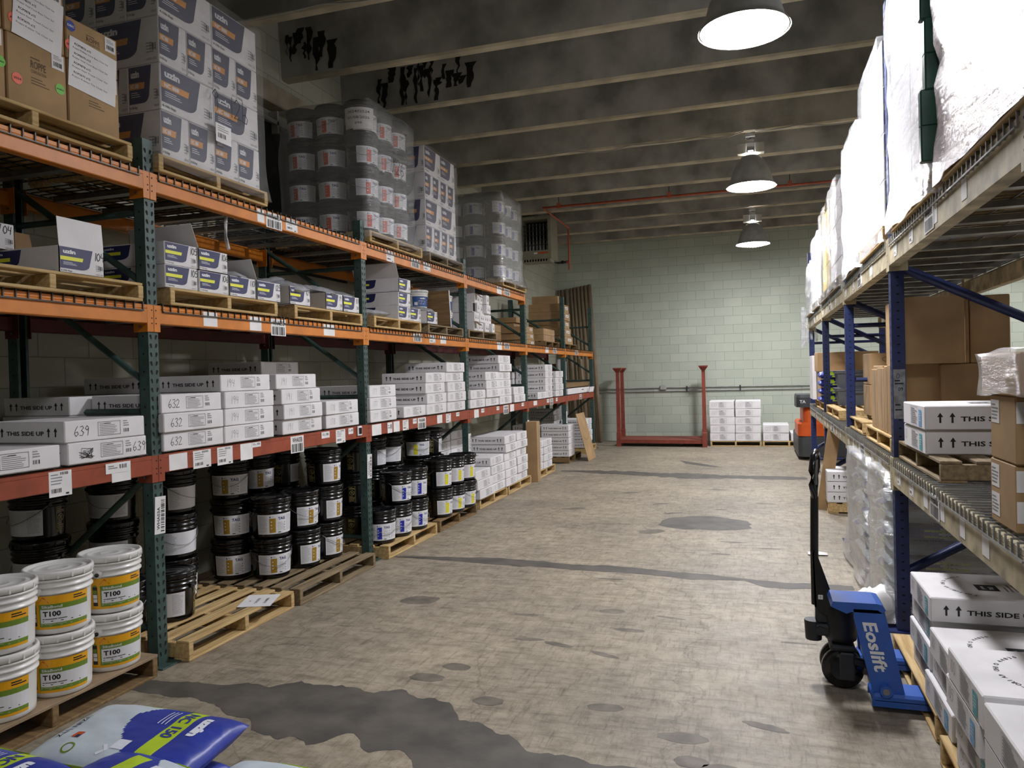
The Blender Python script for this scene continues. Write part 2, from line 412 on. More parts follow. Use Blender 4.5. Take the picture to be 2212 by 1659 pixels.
# black water streaks running down two stems beside the left wall
R = random.Random(3)
b = MB()
for yk, xa, xb in ((STEMS[11] - .005, -4.05, -2.85), (STEMS[10] - .005, -4.45, -3.9)):
    x = xa
    while x < xb:
        w = R.uniform(.02, .12); t = 5.2 - R.uniform(0, .25); e = t - R.uniform(.1, .48) * (1.1 if x < xa + .5 else .7)
        e = max(e, 4.74)
        def yy(z, yk=yk): return yk - .003 - .04 * (z - 4.72) / .6
        n = 6; L_ = [(x + R.uniform(-.02, .02), t + (e - t) * i / n) for i in range(n + 1)]; Rr = [(x + w * (1 - .6 * i / n) + R.uniform(-.02, .02), t + (e - t) * i / n) for i in range(n + 1)]
        for i in range(n): b.quad([(L_[i][0], yy(L_[i][1]), L_[i][1]), (Rr[i][0], yy(Rr[i][1]), Rr[i][1]), (Rr[i+1][0], yy(Rr[i+1][1]), Rr[i+1][1]), (L_[i+1][0], yy(L_[i+1][1]), L_[i+1][1])], M_BLACKST)
        x += w * R.uniform(.5, 1.3)
obj('water_stain', b, ceiling)
# ledger beam along the left wall and a flat dark grey panel under it
struct('trim_1', MB().box(XW, XW + .16, YB, 8.2, 4.32, 4.52, M_CONCL, .01))
struct('door_1', MB().box(XW, XW + .03, 5.6, 7.9, 2.75, 4.18, M_DKPANEL).box(XW, XW + .05, 5.5, 5.6, 2.75, 4.22, M_CONCL))
br = thing('track_bracket', MB().box(XW, XW + .1, 6.5, 6.53, 4.08, 4.3, M_BOX).box(XW + .07, XW + .1, 5.9, 6.75, 4.16, 4.2, M_BOX), 'small grey steel track bracket on the left wall under the ledger', 'bracket')

# ---- floor: dark patches and tyre spots
floor_o = bpy.data.objects['floor']
def blob(name, outline, m, z):
    obj(name, MB().quad([(x, y, z) for x, y in outline], m), floor_o)
def strip(name, pts, wid, z, seed):
    R = random.Random(seed); up = []; dn = []
    for i in range(len(pts) - 1):
        (x0, y0), (x1, y1) = pts[i], pts[i + 1]; n = max(2, int(abs(x1 - x0) / .03))
        for k in range(n):
            t = k / n; w = wid[i] + (wid[i + 1] - wid[i]) * t
            x = x0 + (x1 - x0) * t; y = y0 + (y1 - y0) * t
            up.append((x, y + w / 2 + .34 * w * noise.noise(Vector((x * 1.6, seed, 0))) + .2 * w * noise.noise(Vector((x * 7, seed, 3))) + R.uniform(-.03, .03) * w)); dn.append((x, y - w / 2 + .34 * w * noise.noise(Vector((x * 1.6, seed, 9))) + .2 * w * noise.noise(Vector((x * 7, seed, 5))) + R.uniform(-.03, .03) * w))
    b = MB()
    for i in range(len(up) - 1): b.quad([(dn[i][0], dn[i][1], z), (dn[i+1][0], dn[i+1][1], z), (up[i+1][0], up[i+1][1], z), (up[i][0], up[i][1], z)], M_PATCH)
    obj(name, b, floor_o)
strip('floor_patch', [(-3.25, 3.28), (-2.7, 3.28), (-2.15, 3.3), (-1.6, 3.22), (-1., 3.0), (-.55, 2.98), (-.2, 2.9), (.3, 2.85)], [.12, .26, .52, .52, .36, .2, .16, .1], .0011, 1)
strip('floor_patch', [(-3.2, 6.24), (-2.2, 6.27), (-1.2, 6.2), (-.5, 6.12), (-.1, 6.1), (.05, 6.0), (.7, 6.02)], [.03, .2, .2, .17, .06, .18, .14], .0011, 2)
strip('floor_patch', [(-3.1, 12.35), (-2.2, 12.25), (-1.3, 12.0), (-.4, 11.9), (.75, 11.85)], [.1, .45, .5, .45, .25], .0011, 5)
def ell(cx, cy, a, bb, n=26, seed=0, rot=0.):
    R = random.Random(seed); o = []
    for i in range(n):
        t = 2 * pi * i / n; k = R.uniform(.9, 1.1); u, v = a * k * cos(t), bb * k * sin(t); o.append((cx + u * cos(rot) - v * sin(rot), cy + u * sin(rot) + v * cos(rot)))
    return o
blob('floor_patch', ell(-.52, 8.28, .5, .37, seed=4), M_PATCH, .0012)
blob('floor_patch', [(-1.15, 13.5), (-.72, 13.1), (-.5, 13.05), (-.8, 13.45), (-1.3, 14.0)], M_PATCH, .0012)
R = random.Random(11)
for i, (x, y, a, bb, r) in enumerate([(-1.62, 3.93, .08, .05, 0), (-1.72, 3.75, .1, .055, 0), (-2.36, 5.05, .14, .1, .4), (-1.02, 7.75, .14, .1, .6), (-.72, 3.62, .09, .045, .2), (-.33, 3.4, .11, .05, 0), (-.28, 3.2, .07, .05, 0),
    (-1.35, 4.45, .1, .025, .1), (-1.15, 4.4, .1, .03, -.3), (-.85, 4.3, .1, .025, -.4), (-.95, 5.1, .09, .05, .1), (-.78, 4.75, .1, .03, 0), (-.55, 5.05, .1, .02, -.2), (-1.5, 4.9, .09, .025, 0), (-1.1, 5.9, .1, .02, 0),
    (.02, 3.6, .1, .03, -.3), (-.15, 3.15, .1, .06, 0), (-1.3, 3.55, .08, .05, 0), (-.4, 9.1, .1, .03, .2), (-1.1, 9.4, .12, .03, .5), (-.2, 7.4, .14, .02, 0), (-.9, 8.8, .12, .04, .5), (.1, 9.6, .12, .03, 0), (-.5, 10.6, .14, .04, 0), (-1.6, 10.2, .13, .04, .2), (-2.1, 8.9, .16, .05, .4), (-.3, 6.9, .09, .03, 0), (.22, 4.75, .1, .015, 0), (.1, 7.2, .12, .02, 0), (.0, 3.05, .05, .05, 0)]):
    blob('floor_spot', ell(x, y, a, bb, 18, i, r), M_SPOT, .0008)

# ================================================================ racks
def teardrop(b, u, v, h, place, m, s):
    pts = []
    for i in range(8): a = pi * (i / 7) - .0; pts.append((u + s * .0015 + .0085 * cos(a), v + .006 + .0085 * sin(a)))
    pts += [(u - .0045 - s * .004, v - .012), (u + .0045 - s * .004, v - .012)]
    b.poly(pts, m, place)
def post_mesh(h, color, style):
    def f():
        b = MB(); w, d, t = .076, .074, .003
        b.box(-t, 0, 0, w, 0, h, color); b.box(-d, -t, 0, t, 0, h, color); b.box(-d, -t, w - t, w, 0, h, color)
        b.box(-d, -d + t, 0, .018, 0, h, color); b.box(-d, -d + t, w - .018, w, 0, h, color)
        front = lambda u, v: (.0006, u, v)
        near = lambda u, v: (u, -.0006, v)
        far = lambda u, v: (u, w + .0006, v)
        z = .07; i = 0
        while z < h - .03:
            if style == 'tear':
                teardrop(b, .018, z, 0, front, M_HOLESHADE, -1); teardrop(b, .058, z, 0, front, M_HOLESHADE, 1)
                if i % 2 == 0:
                    for pl in (near, far): b.rect(-.042, -.033, z, z + .011, M_HOLESHADE, pl)
            else:
                for pl in (near, far): b.rect(-.045, -.03, z, z + .009, M_HOLESHADE, pl)
                for u in (.02, .056): b.rect(u - .005, u + .005, z, z + .02, M_HOLESHADE, front)
            z += .0508; i += 1
        return b
    return cached(('post', h, color.name, style), f, 'rack_post')
def beam_mesh(L, h, color, step=True):
    def f():
        b = MB(); b.box(-.062, 0, 0, L, 0, h - (.022 if step else 0), color, .004)
        if step: b.box(-.03, 0, 0, L, h - .024, h, color, .003)
        return b
    return cached(('beam', round(L, 3), h, color.name, step), f, 'rack_beam')
def conn_mesh(h, color, side):
    """end plate wrapped round half of the post; side +1: beam leaves towards +y"""
    def f():
        b = MB(); s = side
        b.box(.0, .005, -s * .037, s * .012, 0, h, color, .002)
        b.box(-.1, .0, s * .0012, s * .006, 0, h, color)
        pl = lambda u, v: (.0058, u, v)
        for v in (.045, .075, .12): b.rect(-s * .022 - .004, -s * .022 + .004, h * v / .155, h * v / .155 + .008, M_HOLESHADE, pl)
        b.cyl((-.05, s * .006, h * .2), (-.05, s * .014, h * .2), .007, M_GALV, 8)
        return b
    return cached(('conn', h, color.name, side), f, 'beam_connector')
def plate_mesh():
    def f():
        b = MB(); b.box(-.12, .06, -.035, .16, 0, .008, M_GREEN, .002); b.cyl((.02, .13, .008), (.02, .13, .035), .009, M_GALV, 8); b.cyl((-.09, .13, .008), (-.09, .13, .03), .009, M_GALV, 8); return b
    return cached('plate', f, 'foot_plate')
def shelf_tag(kind, w, h, text=None, seed=0):
    def f():
        b = MB(); pl = lambda u, v: (.0012, u, v); pp = lambda u, v: (.0018, u, v)
        b.box(.0002, .0011, 0, w, -h, 0, M_PAPER)
        if kind == 'loc':
            b.text(text, h * .3, M_INK, lambda u, v: pp(u + w * .12, v - h * .38), .02, w * .76); b.barcode(w * .08, w * .92, -h * .95, -h * .46, M_INK, pp, 16, seed + 1)
        elif kind == 'tag':
            b.lines(w * .08, w * .6, -h * .55, -h * .08, 4, M_GREYINK, pp, .35, 1, seed); b.barcode(w * .5, w * .85, -h * .16, -h * .05, M_INK, pp, 8, seed); b.barcode(w * .1, w * .55, -h * .85, -h * .68, M_INK, pp, 10, seed + 2); b.rect(w * .72, w * .86, -h * .95, -h * .88, M_INK, pp)
        elif kind == 'small':
            b.lines(w * .1, w * .5, -h * .6, -h * .2, 2, M_GREYINK, pp, .5, 1, seed); b.barcode(w * .58, w * .9, -h * .6, -h * .2, M_INK, pp, 6, seed)
        return b
    return cached(('tag', kind, w, h, text, seed % 3), f, 'shelf_label')
def bar(b, p, q, w, m):
    b.tube([p, q], w, m, 4)

XL, Y0, BAY, W = -3.2885, 3.5075, 2.515, .076
XB = XL - 1.067
lrack = thing('pallet_rack', None, 'long pallet rack with dark green posts, orange upper beams and red lower beams', 'storage rack', (XL, Y0, 0))
rack_children = {}
def lpart(name, data, x, y, z, rz=0, parent=None):
    p = parent or lrack
    return obj(name, data, p, (x - XL, y - Y0, z) if p is lrack else (x, y, z), (0, 0, rz))
HL = {0: 3.035}
for k in range(-1, 6):
    y = Y0 + BAY * k; h = 3.035
    po = lpart('rack_post', post_mesh(h, M_GREEN, 'tear'), XL, y, 0)
    if k in (0, 1, 2, 3, 4):
        code = {0: 'WHA03A', 1: 'WHA04A', 2: 'WHA05A', 3: 'WHA06A', 4: 'WHA07A'}[k]
        def tagf(code=code):
            b = MB(); b.box(.001, .003, 0, .082, 0, .215, M_PAPER)
            p1 = lambda u, v: (.0036, -v + .038, u)
            b.text(code, .022, M_INK, lambda u, v: p1(u + .025, v), .02, .13); b.barcode(.012, .203, -.036, -.008, M_INK, p1, 22, k)
            return b
        t = obj('location_tag', tagf(), po, (.001, -.002, {0: .765, 1: .74}.get(k, .72)), (radians(-3), 0, 0)); t['label'] = 'white location tag printed ' + code + ' with a barcode'
    lpart('foot_plate', plate_mesh(), XL, y, 0)
    lpart('rack_post', post_mesh(h, M_GREEN, 'tear'), XB, y + W, 0, pi)
    m = y + W / 2
    for z in (.21, 1.47, 2.62): b = MB(); bar(b, (XL - .04, m, z), (XB + .04, m, z), .019, M_GREEN); lpart('horizontal_brace', b, 0, 0, 0)
    for z0, z1 in ((1.12, .35), (1.62, 2.3), (2.2, 2.85)): b = MB(); bar(b, (XL - .04, m, z0), (XB + .04, m, z1), .021, M_GREEN); lpart('diagonal_brace', b, 0, 0, 0)
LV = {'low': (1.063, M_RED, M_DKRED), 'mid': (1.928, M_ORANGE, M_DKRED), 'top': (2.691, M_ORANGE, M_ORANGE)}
LBEAM = {}
for lv, (zc, cf, cb) in LV.items():
    for k in range(-1, 5):
        if lv == 'top' and k > 2: continue
        y0 = Y0 + BAY * k + W; L = BAY - W
        bm = lpart('front_beam', beam_mesh(L, .108, cf), XL + .008, y0, zc + .048); LBEAM[lv, k] = bm
        for s, yy in ((1, 0), (-1, L)):
            obj('beam_connector', conn_mesh(.156, cf, s), bm, (0 - .004, yy, -.048))
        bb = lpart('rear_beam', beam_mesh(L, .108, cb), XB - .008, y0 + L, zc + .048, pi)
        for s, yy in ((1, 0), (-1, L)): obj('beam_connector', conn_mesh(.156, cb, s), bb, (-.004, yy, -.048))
def ltag(lv, k, ypos, kind, w, h, text=None, seed=0, z=.1):
    """ypos is the world y of the label's near edge"""
    obj('shelf_label', shelf_tag(kind, w, h, text, seed), LBEAM[lv, k], (.0018 if kind == 'small' else .0, ypos - (Y0 + BAY * k + W), z))
for a in [('low', -1, 2.83, 'tag', .13, .125), ('low', -1, 3.17, 'small', .16, .055), ('low', -1, 3.21, 'plain', .13, .105), ('low', 0, 3.63, 'plain', .15, .095), ('low', 0, 3.83, 'tag', .16, .11), ('low', 0, 4.05, 'tag', .15, .115), ('low', 0, 4.28, 'plain', .13, .11), ('low', 0, 4.4, 'small', .1, .035),
          ('low', 0, 4.86, 'loc', .17, .125, 'WHA03B'), ('low', 0, 5.28, 'small', .12, .05), ('low', 0, 5.5, 'tag', .15, .11), ('low', 0, 5.7, 'small', .08, .05), ('low', 1, 6.12, 'plain', .18, .1), ('low', 1, 6.42, 'small', .1, .1), ('low', 1, 6.55, 'plain', .13, .1), ('low', 1, 6.75, 'tag', .13, .1), ('low', 1, 6.98, 'small', .09, .05), ('low', 1, 7.1, 'loc', .2, .115, 'WHA04B'), ('low', 1, 7.6, 'plain', .14, .09), ('low', 1, 7.85, 'tag', .14, .1), ('low', 1, 8.15, 'small', .1, .045),
          ('low', 2, 8.75, 'plain', .16, .1), ('low', 2, 9.0, 'small', .11, .05), ('low', 2, 9.6, 'small', .11, .05), ('low', 2, 9.9, 'loc', .22, .12, 'WHA05B'), ('low', 2, 10.2, 'plain', .18, .1), ('low', 2, 10.75, 'small', .12, .05), ('low', 3, 11.4, 'plain', .2, .07), ('low', 3, 12.2, 'small', .14, .06), ('low', 3, 12.4, 'loc', .22, .11, 'WHA06B'), ('low', 3, 12.8, 'small', .12, .06), ('low', 4, 14.7, 'loc', .2, .1, 'WHA07B'),
          ('mid', 0, 3.96, 'plain', .13, .09), ('mid', 0, 4.42, 'plain', .13, .095), ('mid', 0, 4.66, 'loc', .18, .12, 'WHA03C'), ('mid', 0, 5.36, 'plain', .17, .09), ('mid', 1, 7.05, 'loc', .2, .08, 'WHA04C'), ('mid', 1, 7.45, 'tag', .16, .08), ('mid', 1, 7.75, 'plain', .16, .08), ('mid', 2, 9.7, 'plain', .2, .1), ('mid', 2, 10.0, 'loc', .25, .085, 'WHA05C'), ('mid', 3, 12.2, 'plain', .2, .09), ('mid', 3, 12.7, 'loc', .25, .09, 'WHA06C'), ('mid', 4, 14.4, 'loc', .25, .09, 'WHA07C'),
          ('top', 0, 4.54, 'plain', .08, .09), ('top', 0, 4.64, 'loc', .19, .11, 'WHA03D'), ('top', 0, 4.88, 'tag', .15, .09), ('top', 1, 6.5, 'tag', .16, .1), ('top', 1, 7.05, 'loc', .2, .085, 'WHA04D'), ('top', 1, 7.35, 'tag', .18, .08), ('top', 2, 9.75, 'plain', .2, .1), ('top', 2, 10.05, 'loc', .28, .09, 'WHA05D')]:
    ltag(*a)
# small dark sensor box clipped to the red beam
obj('beam_sensor', MB().box(.001, .018, 0, .075, -.085, 0, M_LABEL, .006).box(.018, .0195, .012, .063, -.07, -.015, M_BLACKP), LBEAM['low', 0], (0, 5.84 - (Y0 + W), .108))['label'] = 'small black-faced sensor box with a white rim'

def deck_mesh(depth, w, lip, key, m, ribs=9):
    """wire mesh shelf: y along the beam, waterfall lip over the front beam"""
    def f():
        b = MB(); t = .0032; n = int(w / .062)
        for i in range(n + 1):
            y = w * i / n
            b.box(-depth, .006, y - t, y + t, .004, .004 + 2 * t, m)
            if lip: b.box(.006, .006 + 2 * t, y - t, y + t, -.043, .01, m)
        for j in range(ribs):
            x = -depth + (depth - .02) * j / (ribs - 1); b.box(x - t, x + t, 0, w, -.0025, .004, m)
        if lip: b.box(.012, .012 + 2 * t, 0, w, -.043, -.036, m)
        for q in (.17, .5, .83): b.box(-depth + .06, -.066, w * q - .03, w * q + .03, -.034, -.003, M_GALV)
        return b
    return cached(('deck', depth, w, lip, key), f, 'wire_deck')
bayname = ['nearest bay', 'second bay', 'third bay', 'fourth bay', 'fifth bay', 'farthest bay']
for lv, z, lip in (('low', 1.222, False), ('mid', 2.087, True), ('top', 2.85, True)):
    for k in range(-1, 5):
        if lv == 'top' and k > 2: continue
        for j in (0, 1):
            y = Y0 + BAY * k + W + .03 + j * 1.2; w = 1.165
            thing('wire_deck', deck_mesh(1.04, w, lip, 'dark', M_WIRE), 'dark wire deck on the %s of the left rack, %s half, %s' % ({'low': 'red beams', 'mid': 'middle beams', 'top': 'top beams'}[lv], ('nearer', 'farther')[j], bayname[k + 1]), 'shelf deck', (XL + .002, y, z), (0, 0, 0), 'wire decks of the left rack')

# ---- right rack
def XRt(y): return .78 + .005 * y
RY0 = 5.09
rrack = thing('pallet_rack', None, 'pallet rack with dark blue posts and cream beams on the right', 'storage rack', (XRt(RY0), RY0, 0), (0, 0, -.005))
DR = 1.067
def rp(name, data, dx, dy, z, rz=0): return obj(name, data, rrack, (dx, dy, z), (0, 0, rz))
for k in range(-1, 4):
    dy = BAY * k; h = {0: 3.83, 1: 3.53}.get(k, 3.4)
    rp('rack_post', post_mesh(h, M_NAVY, 'hole'), 0, dy + W, 0, pi); rp('rack_post', post_mesh(h, M_NAVY, 'hole'), DR, dy, 0)
    m = dy + W / 2
    for z in ((.2,) if k == 0 else (.2, 1.5, 2.0)): b = MB(); bar(b, (.04, m, z), (DR - .04, m, z), .02, M_NAVY); rp('horizontal_brace', b, 0, 0, 0)
    for z0, z1 in ((.35, .93), (2.23, 1.72), (2.5, 3.2)): b = MB(); bar(b, (.04, m, z0), (DR - .04, m, z1), .028, M_NAVY); rp('diagonal_brace', b, 0, 0, 0)
    b = MB().box(-.05, .12, -.03, .15, 0, .008, M_NAVY); rp('foot_plate', b, 0, dy, 0)
    if k == 0:
        b = MB(); q = lambda u, v: (u, -.0012, v); b.rect(.004, .07, 1.30, 1.60, mat('worn_sticker', '#8b8d92', .7, var=.25, scale=20), q); R = random.Random(4)
        q2 = lambda u, v: (u, -.0018, v); hand(b, '0', .02, 1.545, .03, M_INK, q2, .003); b.lines(.012, .06, 1.505, 1.54, 2, M_INK, q2, .5, 1, 2); b.lines(.012, .06, 1.34, 1.40, 2, M_INK, q2, .3, 1, 3); hand(b, '09', .03, 1.47, .02, M_INK, q2, .003)
        o = obj('worn_sticker', b, rrack, (0, dy, 0)); o['label'] = 'worn whitish handwritten sticker'
RBEAM = {}
for lv, z in (('low', .895), ('up', 2.225)):
    for k in range(-1, 3):
        y0 = BAY * k + W; L = BAY - W
        f = rp('front_beam', beam_mesh(L, .15, M_CREAM), -.008, y0 + L, z, pi); RBEAM[lv, k] = f
        for s, yy in ((1, 0), (-1, L)): obj('beam_connector', conn_mesh(.2, M_CREAM, s), f, (-.004, yy, -.03))
        r = rp('rear_beam', beam_mesh(L, .15, M_CREAM), DR + .008, y0, z)
        for s, yy in ((1, 0), (-1, L)): obj('beam_connector', conn_mesh(.2, M_CREAM, s), r, (-.004, yy, -.03))
R = random.Random(5)
for lv in ('low', 'up'):
    for k in range(-1, 3):
        for j in range(6 if lv == 'low' else 4):
            w = R.uniform(.07, .13); kd = R.choice(('plain', 'plain', 'tag'))
            obj('shelf_label', shelf_tag(kd, round(w, 2), .08, None, j), RBEAM[lv, k], (.0005, .12 + j * (2.1 / (6 if lv == 'low' else 4)) + R.uniform(0, .1), .11))
        code = 'WHB%02d%s' % (3 + k, 'B' if lv == 'low' else 'C')
        obj('shelf_label', shelf_tag('loc', .2, .11, code, k), RBEAM[lv, k], (.002, 1.05, .125))['label'] = 'white shelf label printed ' + code
for lv, z in (('lower', 1.05), ('upper', 2.38)):
    for k in range(-1, 3):
        for j in (0, 1):
            w = 1.16; y = RY0 + BAY * k + W + .03 + j * 1.2 + w
            thing('wire_deck', deck_mesh(1.04, w, True, 'galv', M_WIRE if lv == 'upper' else M_GALV, 7), 'wire deck on the %s cream beams of the right rack, %s half, %s' % (lv, ('nearer', 'farther')[j], bayname[k + 1]), 'shelf deck', (XRt(y) - .002, y, z), (0, 0, pi - .005), 'wire decks of the right rack')

# ================================================================ lamps, heater, pipes
M_LENS = emit_mat('lamp_lens', '#fbfaff', 60.); M_LENSD = emit_mat('lamp_lens_dim', '#fbfaff', 18.)
def lamp_mesh_refl():
    b = MB(); b.lathe([(.09, .4), (.12, .385), (.17, .32), (.235, .2), (.275, .06), (.285, .03), (.305, .015), (.315, 0)], M_BOX, 40)
    b.lathe([(.08, .398), (.11, .38), (.16, .318), (.225, .2), (.265, .06), (.3, .005)], mat('reflector_white', '#dddad0', .5), 40); return b
names = ['above the near end of the aisle', 'above the middle of the aisle', 'above the far end of the aisle']
for i, (x, y) in enumerate([(-.01, 5.55), (.03, 10.37), (.05, 15.19), (0, .73), (0, -4.09), (5.4, .73), (5.4, 5.55), (5.4, 10.37), (5.4, 15.19)]):
    lab = ('round high-bay lamp with a flared reflector hanging ' + names[i]) if i < 3 else 'round high-bay lamp over the %s' % ('aisle behind the camera' if i == 3 else 'loading end behind the camera' if i == 4 else ('next aisle beyond the blue rack, %s along it' % ('first', 'second', 'third', 'fourth')[i - 5]))
    t = thing('high_bay_lamp', None, lab, 'ceiling lamp', (x, y + .065, 4.0), (0, 0, 0), 'high-bay lamps')
    obj('reflector', cached('refl', lamp_mesh_refl, 'reflector'), t)
    ML = M_LENS if i < 3 or i > 5 else M_LENSD
    obj('lens', cached(('lens', ML.name), lambda: MB().lathe([(.001, -.045), (.1, -.04), (.2, -.022), (.27, -.004), (.298, .006)], ML, 40).lathe([(.298, .006), (.001, .008)], ML, 40), 'lens'), t)
    def ballast():
        b = MB(); w = mat('ballast_white', '#b4b1a6', .5)
        b.box(-.06, .06, -.05, .05, .4, .47, w, .006); b.box(-.055, .055, -.056, -.05, .44, .47, M_DKICON); b.box(-.035, .035, -.0575, -.056, .448, .464, M_PAPER)
        b.box(-.17, -.05, -.06, .06, .43, .56, w, .006); b.box(.05, .17, -.06, .06, .43, .56, w, .006); b.box(-.05, .05, -.045, .05, .45, .57, M_BOX, .004)
        b.box(-.05, .05, -.04, .04, .57, .61, w, .004); return b
    obj('ballast_box', cached('ballast', ballast, 'ballast_box'), t)
    def hanger():
        b = MB(); b.box(-.06, .06, -.05, .05, .64, .7, M_BOX, .004); b.cyl((0, 0, .6), (0, 0, .65), .012, M_GALV, 8); b.cyl((-.05, 0, .62), (.05, 0, .62), .01, M_GALV, 8); return b
    obj('hanger', cached('hanger', hanger, 'hanger'), t)
# cables clipped along the stems
def cable(pts, label):
    b = MB(); P = []
    for i in range(len(pts) - 1):
        for k in range(6):
            t = k / 6; P.append([pts[i][a] + (pts[i + 1][a] - pts[i][a]) * t for a in range(3)]); P[-1][2] -= .05 * sin(pi * t) * (1 if i % 2 else .3)
    P.append(pts[-1]); thing('lamp_cable', b.tube(P, .007, M_BOX, 5), label, 'cable')
cable([(-3.4, 10.36, 4.71), (-2.3, 10.36, 4.71), (-1.5, 10.36, 4.7), (-.6, 10.36, 4.7), (-.05, 10.36, 4.71)], 'thin grey cable sagging along the stem left of the middle lamp')
cable([(.09, 10.36, 4.7), (.6, 10.36, 4.71), (1.6, 10.36, 4.72)], 'thin grey cable along the stem right of the middle lamp')
cable([(-4.3, 15.18, 4.7), (-2.5, 15.18, 4.7), (-1.2, 15.18, 4.7), (0, 15.18, 4.71)], 'thin grey cable along the stem left of the farthest lamp')
cable([(-4.4, 5.5, 4.7), (-3.3, 5.5, 4.7), (-2.2, 5.5, 4.71), (0, 5.5, 4.71)], 'thin grey cable drooping under the stem nearest the left wall top')
# unit heater
ht = thing('unit_heater', None, 'beige gas unit heater with a dark finned grille hanging beside the left wall', 'heater', (-4.04, 14.45, 3.9))
b = MB(); w, h, d = .64, .84, .55
b.box(-w/2, -.26, 0, d, 0, h, M_HEAT); b.box(.26, w/2, 0, d, 0, h, M_HEAT); b.box(-.26, .26, 0, d, 0, .17, M_HEAT); b.box(-.26, .26, 0, d, .78, h, M_HEAT); b.box(-.26, .26, .3, d, .17, .78, M_HOLESHADE)
for i in range(9): b.box(-.23 + i * .055, -.2 + i * .055, -.01, .2, -.05, -.005, M_HOLESHADE)
b.box(-.27, .3, -.01, .3, -.06, 0, M_HEAT)
obj('casing', b, ht)
b = MB()
for i in range(7):
    x = -.215 + i * .072; b.lathe([(.006, .72), (.012, .7), (.012, .42), (.028, .32), (.03, .17)], M_GALV, 10, Matrix.Translation((x, .12, 0)))
for z in (.28, .37, .47, .56, .66): b.box(-.26, .26, .05, .06, z, z + .012, M_DKGREY)
obj('heat_tube_grille', b, ht)
b = MB().box(-.03, .04, -.002, 0, .1, .13, M_PAPER).box(.05, .26, -.002, 0, .1, .135, M_REDLOGO); obj('warning_label', b, ht)
obj('vent_pipe', MB().cyl((-.02, .3, h), (-.02, .3, 1.4), .09, M_BOX, 16), ht)
b = MB()
for x, y in ((-.28, .04), (.28, .04), (-.28, .5), (.28, .5)): b.cyl((x, y, h), (x, y, 1.42), .006, M_DKGREY, 6)
obj('hanger_rod', b, ht)
gp = thing('gas_pipe', None, 'orange gas pipe running across under the ceiling stems', 'pipe', (-3.56, 13.3, 4.63))
obj('pipe_run', MB().tube([(5.8, 0, -.01), (0, 0, 0), (.0, 2.0, 0), (0, 2.0, -.86)], .021, M_PIPE, 8).cyl((.0, 2., -.70), (-.06, 2., -.7), .03, M_PIPE, 8), gp)
obj('black_branch', MB().tube([(-.05, 2., -.7), (-.25, 2., -.71), (-.3, 1.6, -.72)], .022, M_BLKMET, 8).cyl((-.12, 2, -.7), (-.16, 2, -.7), .035, M_BLKMET, 8), gp)
for x in (.3, 2.25, 4.2): obj('hanger_rod', MB().cyl((x, 0, .02), (x, 0, .67), .006, M_DKGREY, 6).box(x - .03, x + .03, -.028, .028, -.03, .06, M_PIPE), gp)
# conduits on the far wall
cd = thing('wall_conduit', None, 'pair of thin grey conduits running along the far wall with a junction box', 'conduit', (-3.2, YF - .03, 1.2))
obj('conduit_run', MB().tube([(-1.2, 0, .02), (1.1, 0, .045), (1.2, 0, .035), (1.3, 0, .045), (6.4, 0, .035)], .014, M_BOX, 8), cd)
obj('conduit_run', MB().tube([(-1.2, 0, -.04), (6.4, 0, -.03)], .014, M_BOX, 8), cd)
obj('junction_box', MB().box(1.13, 1.27, -.05, .03, -.01, .1, M_BOX, .008), cd)
obj('conduit_clip', MB().box(1.72, 1.75, -.02, .03, -.06, .07, M_DKGREY).box(2.9, 2.93, -.02, .03, -.06, .07, M_DKGREY), cd)

# ================================================================ pallets
def pallet_mesh(part, wx, wy, h, m, boards=7, solid=False):
    """stringers run along x (into the rack), deck boards along y; front edge at x = 0"""
    def f():
        b = MB(); t = .016
        if part == 'stringer': b.box(-wx, 0, -.019, .019, t, h - t, m, .003); return b
        R = random.Random(len(m.name) + boards); n = boards if part == 'top_deck' else 3
        z = h - t if part == 'top_deck' else 0
        if solid and part == 'top_deck': b.box(-wx, 0, 0, wy, z, h, m, .002); return b
        bw = .1 if part == 'top_deck' else .12; x = 0
        for i in range(n):
            x = -(wx - bw) * i / (n - 1); b.box(x - bw + R.uniform(0, .008), x - R.uniform(0, .004), R.uniform(0, .006), wy - R.uniform(0, .006), z, z + t, m, .003)
        return b
    return cached(('pal', part, wx, wy, h, m.name, boards, solid), f, part)
def pallet(x, y, z, label, wx=1.0, wy=1.05, h=.12, m=None, rz=0., side=1, solid=None, group=None, deckm=None):
    """side +1: front edge faces +x (left rack); -1: faces -x"""
    m = m or M_WOODN
    p = thing('wooden_pallet', None, label, 'pallet', (x, y if side > 0 else y + wy, z), (0, 0, rz + (0 if side > 0 else pi)), group)
    obj('top_deck', pallet_mesh('top_deck', wx, wy, h, deckm or m, 7, bool(solid)), p)
    obj('bottom_deck', pallet_mesh('bottom_deck', wx, wy, h, m), p)
    for yy in (.02, wy / 2, wy - .02): obj('stringer', pallet_mesh('stringer', wx, wy, h, m), p, (-.001, yy, 0))
    return p

